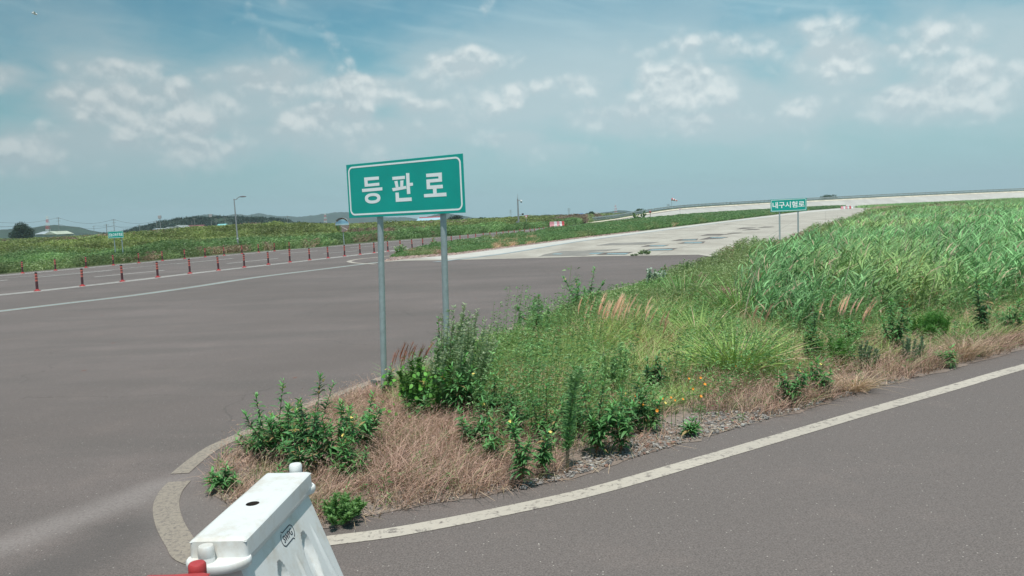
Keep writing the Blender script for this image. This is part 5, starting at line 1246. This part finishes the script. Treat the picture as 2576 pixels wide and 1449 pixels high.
# bird
g = at(87, 34, 60); a_ = MB().ball((0, 0, 0), .10, 2, (2.0, .8, .8)); a_.poly([(-.08, 0, .02), (.10, 0, .02), (-.10, -.42, .12)], (0, 0, .012)); a_.poly([(-.08, 0, .02), (.10, 0, .02), (-.12, .42, .12)], (0, 0, .012))
bd = a_.build('bird', m_wh2); bd.location = tuple(g); bd.rotation_euler = (0.2, 0.3, 0.6); tag(bd, 'small white bird flying high at the upper left', 'bird')

# ------------------------------------------------------------------ single plants of the verge
def P1(n): return np.zeros((n, 3))
def primrose(x, y, h, label, nb=4, seed=1, spread=.22, dense=1.0, lf=.085, col=(.075, .19, .07), flowers=3, name='evening_primrose', group='yellow-flowered weeds of the verge'):
    global rng
    keep, rng = rng, np.random.default_rng(seed)
    g = G(x, y, .0); r = empty(name, (g[0], g[1], .012), 0, label, 'plant', group)
    fo, stm = Acc(), Acc(); tips = []
    stems = [(0.0, h, rng.uniform(0, 6.28), .08)]
    for k in range(int(nb * 1.7)): stems.append((rng.uniform(0, .35) * h, h * rng.uniform(.35, .95), k * 2.4 + rng.uniform(0, 1.2), rng.uniform(.35, 1) * spread / max(h, .1)))
    for z0, hh2, az, ln in stems:
        o = np.array([math.cos(az), math.sin(az), 0]); L = max(hh2 - z0 * .5, .12); p0 = np.array([[0, 0, z0 * .6]])
        D = np.array([o * ln * 1.5 + [rng.normal(.05, .06), rng.normal(0, .06), 1]]); D /= np.linalg.norm(D); B = np.array([o * rng.uniform(-.45, .1) * ln + [rng.normal(.04, .05), 0, 0]])
        strips(stm, p0, D, B, np.array([L]), .010, np.array([.20, .11, .06]), 5, 'stem'); strips(stm, p0, D, B, np.array([L]), .010, np.array([.20, .11, .06]), 5, 'stem', side=np.array([[1., 0, 0]]))
        n = int(L * 85 * dense * rng.uniform(.7, 1.2)) + 8; f = np.sort(rng.uniform(.10 if z0 else .2, 1, n)) ** .8; a2 = np.arange(n) * 2.4 + rng.uniform(0, .9, n)
        root = p0 + (D * f[:, None] + B * (f ** 2)[:, None]) * L
        out = np.stack([np.cos(a2), np.sin(a2), 0 * a2], 1); up = np.interp(f, [0, .8, 1], [.2, .5, 1.5]) + rng.normal(0, .2, n)
        D2 = nrmz(out + up[:, None] * np.array([0, 0, 1])); LL = lf * 1.25 * np.interp(f, [0, .5, .9, 1], [1.0, 1.1, .85, .5]) * rng.uniform(.5, 1.3, n)
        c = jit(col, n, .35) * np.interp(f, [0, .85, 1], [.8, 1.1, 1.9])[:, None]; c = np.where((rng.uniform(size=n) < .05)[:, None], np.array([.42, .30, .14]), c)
        strips(fo, root, D2, np.tile([0, 0, -.6], (n, 1)) * np.interp(f, [0, .9, 1], [1, .8, .1])[:, None] * rng.uniform(.4, 1.3, (n, 1)), LL, LL * .23, c, 3, 'leaf', side=nrmz(np.cross(D2, np.tile([0, 0, 1.], (n, 1))) + rng.normal(0, .25, (n, 3))))
        tips.append((root[-1], o))
    stm.build('stem', m_stem, r); fo.build('foliage', m_leaf, r)
    for k in range(min(flowers, len(tips))):
        t_, o = tips[k]
        fl = bpy.data.objects.new('blossom', FLOW); COL.objects.link(fl); fl.parent = r
        fl.location = tuple(t_ + np.array([rng.normal(0, .03), rng.normal(0, .03) - .02, -rng.uniform(.02, .07)])); fl.rotation_euler = (rng.normal(.6, .4), rng.normal(0, .5), rng.uniform(0, 6)); fl.scale = (.85,) * 3
    rng = keep
    return r
def flower_mesh(name, col, R2=.019, n=4):
    b = MB()
    for k in range(n):
        a = k * 2 * math.pi / n; d = Vector((math.cos(a), math.sin(a), 0)); s_ = Vector((-d.y, d.x, 0))
        b.poly([Vector((0, 0, 0)), d * R2 * .7 - s_ * R2 * .55 + Vector((0, 0, R2 * .35)), d * R2 * 1.1 + Vector((0, 0, R2 * .3)), d * R2 * .7 + s_ * R2 * .55 + Vector((0, 0, R2 * .35))])
    o = b.build(name, plain(name + '_petal', col, .6)); me = o.data; bpy.data.objects.remove(o); return me
FLOW = flower_mesh('yellow_blossom', (.80, .62, .16))
ORF = flower_mesh('orange_blossom', (.80, .30, .02), .026, 8)
def lab(*a): return a
PR = [(690, 1165, .70, 'tall yellow-flowered weed leaning out leftmost on the verge near the white barrier', 5, .38, 11, 5), (790, 1190, .80, 'dense dark leafy weed rising just above the white barrier', 6, .30, 12, 4), (850, 1195, .62, 'bushy weed right of the dense dark one above the barrier', 6, .30, 13, 3),
      (910, 1150, .55, 'spreading yellow-flowered weed left of the nearer sign pole', 5, .28, 14, 3), (760, 1215, .45, 'low leafy weed directly behind the barrier pin', 4, .3, 15, 1), (895, 1215, .42, 'low leafy weed between the barrier and the dry grass', 4, .28, 16, 2),
      (972, 1012, .42, 'small leafy weed climbing the foot of the left sign pole', 2, .08, 17, 1), (1120, 1035, .98, 'tall leafy weed with a bright green tip against the right sign pole', 5, .22, 18, 3), (1160, 1075, .70, 'bushy leafy weed right of the right sign pole foot', 6, .34, 19, 4),
      (1060, 1070, .45, 'low bushy weed between the two sign poles', 5, .3, 20, 1), (1240, 1075, .55, 'bushy weed with many side shoots right of the mugwort', 6, .32, 21, 3), (1312, 1228, .52, 'narrow dark weed at the very asphalt edge below the verge', 2, .08, 22, 1),
      (1365, 1205, .42, 'short leafy weed next to the tall horseweed at the gravel', 3, .14, 23, 2), (1290, 1120, .5, 'leafy weed above the narrow one at the asphalt edge', 5, .3, 24, 2), (1500, 1150, .62, 'weed with reddish stem between the horseweed and the gravel', 5, .22, 25, 2),
      (1562, 1145, .55, 'leaning weed with fine leaves over the gravel', 4, .2, 26, 1), (1440, 1100, .55, 'leafy weed behind the tall horseweed', 5, .28, 27, 2), (1635, 1090, .32, 'small weed at the upper edge of the gravel', 3, .18, 28, 1),
      (1735, 1098, .14, 'tiny leafy seedling alone at the gravel edge', 3, .10, 29, 0), (1362, 870, .78, 'upright leafy weed with yellow buds beside the old upper white line', 8, .40, 30, 3), (1440, 835, .85, 'dark yellow-tipped weed left of the pink plumes', 5, .28, 31, 3),
      (1475, 825, 1.05, 'tallest yellow-tipped weed cluster above the pink plumes', 9, .50, 32, 4), (1290, 890, .35, 'small weed with one yellow flower left of the dead grass clump', 3, .15, 33, 1), (1985, 1022, .42, 'branching weed at the right gravel margin', 6, .24, 34, 1),
      (2060, 1000, .40, 'bright green weed next to the branching one at the margin', 6, .2, 35, 1), (2030, 935, .85, 'tall weed with pale yellow flowers left of the dark broom bush', 4, .16, 36, 3), (2250, 905, .80, 'dark leafy weed on a red stem below the reeds', 6, .26, 37, 3),
      (2385, 925, .26, 'low broad weed touching the asphalt on the right', 5, .2, 38, 0), (2470, 860, .95, 'tall dark weed in front of the reeds near the right edge', 3, .12, 39, 1), (2545, 850, .55, 'bushy weed at the right frame edge', 7, .35, 40, 1),
      (1480, 1030, .5, 'leafy weed among the grass in the middle of the verge', 5, .25, 41, 2), (1640, 1000, .5, 'leafy weed left of the yellow-green clump', 5, .25, 42, 2), (2140, 900, .5, 'leafy weed right of the dark broom bush', 5, .25, 43, 1), (1215, 985, .55, 'leafy weed right behind the mugwort bush', 5, .3, 44, 2),
      (1665, 745, .75, 'leafy weed right of the poplar sapling', 5, .3, 45, 1), (700, 1240, .2, 'flat spreading weed behind the barrier top', 5, .28, 46, 1), (565, 1235, .2, 'small spreading weed at the tip of the verge', 5, .2, 47, 0),
      (735, 1175, .55, 'leafy weed between the leaning leftmost one and the dense dark one', 6, .34, 148, 2), (650, 1150, .38, 'branching weed at the outer left edge of the verge tip', 5, .34, 149, 2), (1190, 1140, .45, 'leafy weed in front of the mugwort bush', 6, .34, 150, 2),
      (1250, 1165, .35, 'low weed in the dry grass left of the narrow edge weed', 5, .28, 151, 1), (1370, 1130, .55, 'leafy weed just left of the tall horseweed', 6, .3, 152, 2), (1590, 1090, .48, 'bushy weed at the top of the gravel', 6, .3, 153, 1), (1150, 990, .8, 'tall shoots behind the right sign pole', 6, .3, 154, 2)]
for x, y, h, lb, nb, spd, sd, fl in PR:
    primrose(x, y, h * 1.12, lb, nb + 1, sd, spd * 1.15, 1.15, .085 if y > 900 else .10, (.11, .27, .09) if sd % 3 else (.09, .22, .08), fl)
def fine(x, y, h, R2, label, n=2600, col=(.085, .15, .06), L=.03, seed=1, name='mugwort', cat='plant', stems=26, tipc=(.36, .46, .26), up=1.2, ratio=.28):
    """bush of many upright shoots with small leaves"""
    global rng
    keep, rng = rng, np.random.default_rng(seed)
    g = G(x, y); r = empty(name, (g[0], g[1], .012), 0, label, cat); fo, stm = Acc(), Acc()
    az = rng.uniform(0, 6.28, stems); ra = np.sqrt(rng.uniform(0, 1, stems)); o = np.stack([np.cos(az), np.sin(az), 0 * az], 1); hh2 = h * (1 - .35 * ra ** 2) * rng.uniform(.75, 1.05, stems)
    D = nrmz(o * (ra * R2 / h * 1.1)[:, None] + [.06, 0, 1]); B = o * (-.1) + [.05, 0, -.02]
    base = o * (ra * R2 * .3)[:, None]; strips(stm, base, D, B, hh2, .008, jit((.14, .12, .06), stems, .2), 4, 'stem')
    k = rng.integers(0, stems, n); f = rng.uniform(.15, 1, n) ** .8; root = base[k] + (D[k] * f[:, None] + B[k] * (f ** 2)[:, None]) * hh2[k][:, None]
    a2 = rng.uniform(0, 6.28, n); out = np.stack([np.cos(a2), np.sin(a2), 0 * a2], 1); D2 = nrmz(out + [0, 0, 1] * rng.uniform(.2, up, (n, 1)))
    c = jit(col, n, .25) * (1 - f[:, None] ** 3) + np.array(tipc) * f[:, None] ** 3
    LL = L * rng.uniform(.6, 1.4, n) * (1.3 - .5 * f); strips(fo, root, D2, np.tile([0, 0, -.15], (n, 1)), LL, LL * ratio, c, 2, 'leaf')
    stm.build('stem', m_stem, r); fo.build('foliage', m_leaf, r); rng = keep
    return r
fine(1155, 1058, 1.36, .52, 'big pale feathery mugwort bush around the right sign pole', 11000, (.19, .33, .13), .045, 51, stems=64, tipc=(.40, .48, .30))
fine(1090, 1058, .85, .55, 'rounded green bush filling the ground between the sign poles', 8500, (.13, .30, .08), .06, 52, name='leafy_bush', stems=34, tipc=(.10, .2, .05))
fine(2085, 930, .50, .42, 'dark green broom-like bush right of the yellow-green clump', 7000, (.075, .21, .045), .075, 53, name='broom_bush', stems=40, tipc=(.12, .30, .06), up=2.0, ratio=.09)
fine(2330, 870, .62, .48, 'second dark green broom-like bush at the foot of the reeds', 7000, (.09, .24, .05), .085, 54, name='broom_bush', stems=40, tipc=(.13, .32, .07), up=2.0, ratio=.09)
fine(2175, 935, .42, .22, 'pale grey-green wormwood plume right of the dark broom bush', 3000, (.24, .35, .20), .03, 55, name='wormwood', stems=14, tipc=(.17, .26, .16))
fine(2290, 925, .50, .22, 'pale grey-green wormwood plume nearer the right edge', 3000, (.22, .33, .19), .03, 56, name='wormwood', stems=14, tipc=(.17, .26, .16))
fine(1428, 1190, 1.12, .07, 'tall narrow horseweed column rising from the gravel edge', 800, (.14, .30, .11), .07, 57, name='horseweed', stems=3, tipc=(.22, .38, .16), ratio=.15)
fine(1306, 843, .50, .05, 'single thin horseweed standing on the old upper white line', 500, (.055, .11, .045), .05, 58, name='horseweed', stems=2, ratio=.2)
fine(860, 1318, .24, .27, 'low dark bushy weed at the right foot of the white barrier', 4200, (.12, .27, .08), .04, 59, name='leafy_bush', stems=26, tipc=(.2, .36, .12))
fine(1640, 755, .95, .36, 'poplar sapling with silvery leaves at the upper verge edge', 1500, (.16, .28, .15), .075, 60, name='poplar_sapling', stems=12, tipc=(.55, .62, .54), ratio=.7)
fine(1545, 1020, .75, .25, 'upright feathery weed behind the gravel patch', 2800, (.13, .28, .10), .05, 61, name='horseweed', stems=9, tipc=(.2, .38, .15), ratio=.2)
fine(1330, 1060, .4, .35, 'low feathery bush above the asphalt edge weeds', 3600, (.18, .34, .11), .04, 62, stems=26)
fine(1240, 950, .55, .4, 'pale feathery bush between the mugwort and the upper white line', 3600, (.22, .36, .13), .04, 63, stems=26)
fine(1640, 870, .5, .4, 'feathery bush right of the pink plumes', 2600, (.24, .38, .13), .05, 64, stems=22)
fine(1720, 735, .95, .5, 'olive feathery bush at the concrete road corner', 3600, (.24, .34, .15), .06, 65, stems=30)
# broad-leaved vine
def vine(x, y, label):
    g = G(x, y); r = empty('vine', (g[0], g[1], .012), 0, label, 'plant'); n = 130; a = Acc()
    P = np.stack([rng.normal(0, .22, n), rng.normal(-.12, .10, n), rng.uniform(.05, .62, n)], 1); d = nrmz(rng.normal(size=(n, 3)) * [1, .5, .4] + [0, -.5, .25])
    strips(a, P, d, np.tile([0, 0, -.3], (n, 1)), rng.uniform(.035, .06, n), rng.uniform(.03, .05, n), jit((.13, .36, .05), n, .4), 3, 'leaf', side=nrmz(np.cross(d, np.tile([0., -1, .5], (n, 1)))))
    a.build('foliage', m_leaf, r)
    s_ = MB(); s_.path([(0, 0, 0), (-.1, -.1, .2), (.05, -.1, .4), (.15, -.05, .6)], .006, 5); s_.build('stem', m_bark, r)
vine(1085, 1060, 'bright green heart-leaved vine scrambling left of the right sign pole')
# tufted grasses with and without plumes
def clump(x, y, h, R2, n, label, col, wd=.014, plumes=0, pcol=(.55, .34, .24), seed=1, name='grass_clump', ph=1.1, bend=.75, tip=None, pw=.035, pl=.26):
    global rng
    keep, rng = rng, np.random.default_rng(seed)
    g = G(x, y); r = empty(name, (g[0], g[1], .012), 0, label, 'grass'); a = Acc()
    az = rng.uniform(0, 6.28, n); o = np.stack([np.cos(az), np.sin(az), 0 * az], 1); le = rng.uniform(.05, .6, (n, 1)) * R2 / h * 1.3
    c = jit(col, n, .25); c = np.where((rng.uniform(size=n) < .12)[:, None], C_STRAW, c)
    strips(a, o * rng.uniform(0, R2 * .45, (n, 1)), nrmz(o * le + [.06, 0, 1]), o * rng.uniform(.1, bend, (n, 1)) + np.array([.1, 0, -1]) * rng.uniform(.05, bend * .7, (n, 1)), h * rng.uniform(.6, 1.25, n), wd * rng.uniform(.7, 1.3, n), c, 4, 'grass')
    a.build('blades', m_grass, r)
    if plumes:
        st, pm_ = Acc(), Acc(); m = plumes; az = rng.uniform(0, 6.28, m); o = np.stack([np.cos(az), np.sin(az), 0 * az], 1) * rng.uniform(0, R2 * .8, (m, 1)); H2 = h * ph * rng.uniform(.8, 1.08, m)
        D = nrmz(o * .35 + rng.normal(0, .05, (m, 3)) + [.16, 0, 1]); strips(st, o, D, np.zeros((m, 3)), H2, .006, jit((.36, .26, .15), m, .2), 2, 'stem')
        top = o + D * H2[:, None] - D * .08
        for q in range(3):
            strips(pm_, top, D, np.tile([.22, 0, -.06], (m, 1)), pl * rng.uniform(.75, 1.15, m), pw * .45 * rng.uniform(.8, 1.2, m), jit(pcol, m, .15), 4, 'plume')
        k = np.repeat(np.arange(m), 60); f = rng.uniform(.05, .95, len(k)); D2 = nrmz(D[k] + rng.normal(0, .35, (len(k), 3)))
        strips(pm_, top[k] + D[k] * (f * pl)[:, None] + np.array([.22, 0, -.06]) * (f ** 2 * pl)[:, None], D2, P1(len(k)), .06, .0055, jit(pcol, len(k), .25) * 1.25, 1, 'leaf')
        st.build('stalks', m_stem, r); pm_.build('plumes', m_dry, r)
    rng = keep
    return r
clump(1850, 955, .80, .72, 520, 'large yellow-green arching grass clump in the right half of the verge', C_YG * [.85, 1, .9], .019, seed=71, bend=.8)
clump(1755, 880, .75, .5, 260, 'yellow-green grass clump behind the large arching one', C_YG * [.8, .95, .9], .018, seed=72)
clump(1500, 905, .62, .45, 300, 'grass clump with thick pink-tan plumes in the middle of the verge', C_YG, .013, 20, (.92, .62, .46), 73, 'plume_grass', 1.25, pw=.05, pl=.30)
clump(1570, 890, .58, .45, 300, 'grass clump with pale tan plumes right of the thickest plumes', C_YG, .013, 15, (.90, .64, .46), 74, 'plume_grass', 1.2, pw=.045, pl=.28)
clump(1650, 905, .5, .4, 200, 'grass clump with reddish dry arching leaves', np.array([.42, .20, .14]), .014, 3, (.55, .30, .22), 75, 'plume_grass')
clump(2115, 885, .58, .42, 160, 'grass clump with pinkish plumes at the foot of the reeds', C_GRN, .013, 16, (.88, .60, .46), 76, 'plume_grass', 1.1, pw=.045, pl=.26)
clump(1900, 900, .6, .35, 120, 'grass clump with a few brown spikes behind the yellow-green clump', C_GRN, .013, 6, (.46, .28, .19), 77, 'plume_grass', 1.15, pw=.03, pl=.2)
clump(1015, 985, .42, .25, 130, 'grass clump with thin rust-red spikes between the sign poles', C_GRN * 1.1, .010, 14, (.46, .16, .09), 78, 'plume_grass', 1.15, pw=.018, pl=.22)
clump(1045, 985, .40, .35, 260, 'tuft of fine green grass between the sign poles', C_GRN * 1.15, .009, seed=79)
clump(1560, 880, .7, .4, 180, 'narrow upright light green grass tuft above the reddish one', C_YG * .9, .016, seed=80, bend=.3)
clump(1350, 930, .35, .4, 260, 'mat of dry pinkish grass below the upright weed', C_DRY, .008, seed=81, bend=1.1)
clump(1720, 800, 1.0, .4, 170, 'tall light green grass tuft beside the reed bed', C_GRN * 1.2, .02, seed=82, bend=.35)
clump(1860, 820, 1.0, .6, 260, 'broad light green grass clump at the left foot of the reeds', C_GRN * [1.1, 1.15, 1.0], .024, seed=83, bend=.7)
clump(940, 1010, .32, .3, 260, 'grey-pink dead grass tuft left of the left sign pole', C_DRY2 * 1.25, .006, seed=84, bend=1.0)
clump(2150, 985, .3, .35, 300, 'bleached dry grass tuft by the asphalt on the right', C_STRAW * .95, .007, seed=85, bend=1.0)
clump(2420, 905, .4, .35, 260, 'pale seeding grass tuft before the right reeds', C_STRAW * .9, .009, seed=86, bend=.8)
# a yellowed reed and orange flowers
clump(2280, 800, 1.35, .12, 14, 'yellowed reed with golden leaves standing out in the reed bed', np.array([.55, .36, .10]), .035, seed=87, name='yellowed_reed', bend=.45)
OF = [(1735, 992), (1764, 980), (1775, 1012), (1745, 1010), (1868, 930), (1885, 935), (1893, 938), (1852, 950), (1640, 1040), (1660, 1062), (1668, 1058), (1690, 1080), (1600, 1100), (1620, 1090), (1655, 1090), (1600, 1030), (1580, 1060), (1765, 1040), (1700, 1045), (1720, 1060)]
ofm = MB().tube((0, 0, 0), (0, 0, .26), .003, .002, 5).build('stem_source', m_stem); osm = ofm.data; bpy.data.objects.remove(ofm)
osm.materials.clear(); osm.materials.append(plain('green_stem', (.08, .15, .04), .7))
for k, (x, y) in enumerate(OF):
    g = G(x, min(y, 1042 + 9 * (k % 5)) + 30); r = empty('orange_flower', (g[0], g[1], .01), 0, 'small orange wildflower on a thin stem in the right half of the verge', 'flower', 'orange wildflowers in the verge')
    for nm, dm in (('stem', osm), ('blossom', ORF)):
        o = bpy.data.objects.new(nm, dm); COL.objects.link(o); o.parent = r
        if nm == 'blossom': o.location = (0, 0, .262); o.rotation_euler = (rng.uniform(.4, 1.3), rng.normal(0, .4), 0); o.scale = (rng.uniform(.4, .62),) * 3
    r.scale = (1, 1, rng.uniform(1.0, 1.3))
# weeds growing out of the concrete, plants on the median
fine(2418 * .67 + 2, 576, .9, .8, 'small dark shrub growing through the far side of the concrete', 500, (.03, .06, .025), .25, 91, name='concrete_weed', stems=10)
fine(1621, 641.5, .32, .5, 'tuft of weeds at the seam of asphalt and concrete', 500, (.07, .14, .05), .10, 92, name='seam_weed', stems=14)
fine(1596, 644, .14, .35, 'flat tuft of weeds left of the bigger one on the seam', 250, (.08, .14, .06), .08, 93, name='seam_weed', stems=10)
for k, (x, y, h, lb) in enumerate([(1009, 643, 1.0, 'green leafy weed at the left tip of the median'), (1092, 627, 1.0, 'leafy shrub in the median left of the tan plumes'), (1118, 636, .8, 'green shrub in the median close to the right pole'), (1195, 626, 1.1, 'green shrub left of the tan plume grass of the median'), (1225, 620, 1.0, 'broad-leaved shrub beside the tan plume grass of the median')]):
    fine(x, y, h * .85, .6, lb, 260, (.16, .30, .11), .2, 95 + k, name='median_shrub', stems=14)
fine(1605, 560, 2.6, 2.0, 'broad-leaved sapling poking above the median weeds before the bank', 42, (.14, .24, .09), 1.0, 101, name='broadleaf_sapling', stems=9, ratio=.4, tipc=(.07, .14, .05))

# ------------------------------------------------------------------ haze over the distance
if True:
    me = bpy.data.meshes.new('haze'); b = bmesh.new(); bmesh.ops.create_cube(b, size=1.0); bmesh.ops.transform(b, matrix=Matrix.Translation((0, 1000, 79)) @ Matrix.Diagonal((9000, 10500, 162, 1)), verts=b.verts); b.to_mesh(me); b.free()
    m, t = new_mat('haze_air'); v = t.n('ShaderNodeVolumePrincipled', {'Color': (0.72, 0.88, 0.94, 1), 'Density': 0.00021, 'Anisotropy': 0.0})
    t.t.links.new(v.outputs[0], t.n('ShaderNodeOutputMaterial').inputs['Volume'])
    tag(link('haze', me, m), 'thin pale bluish haze over the far fields and hills', 'haze', kind='stuff')
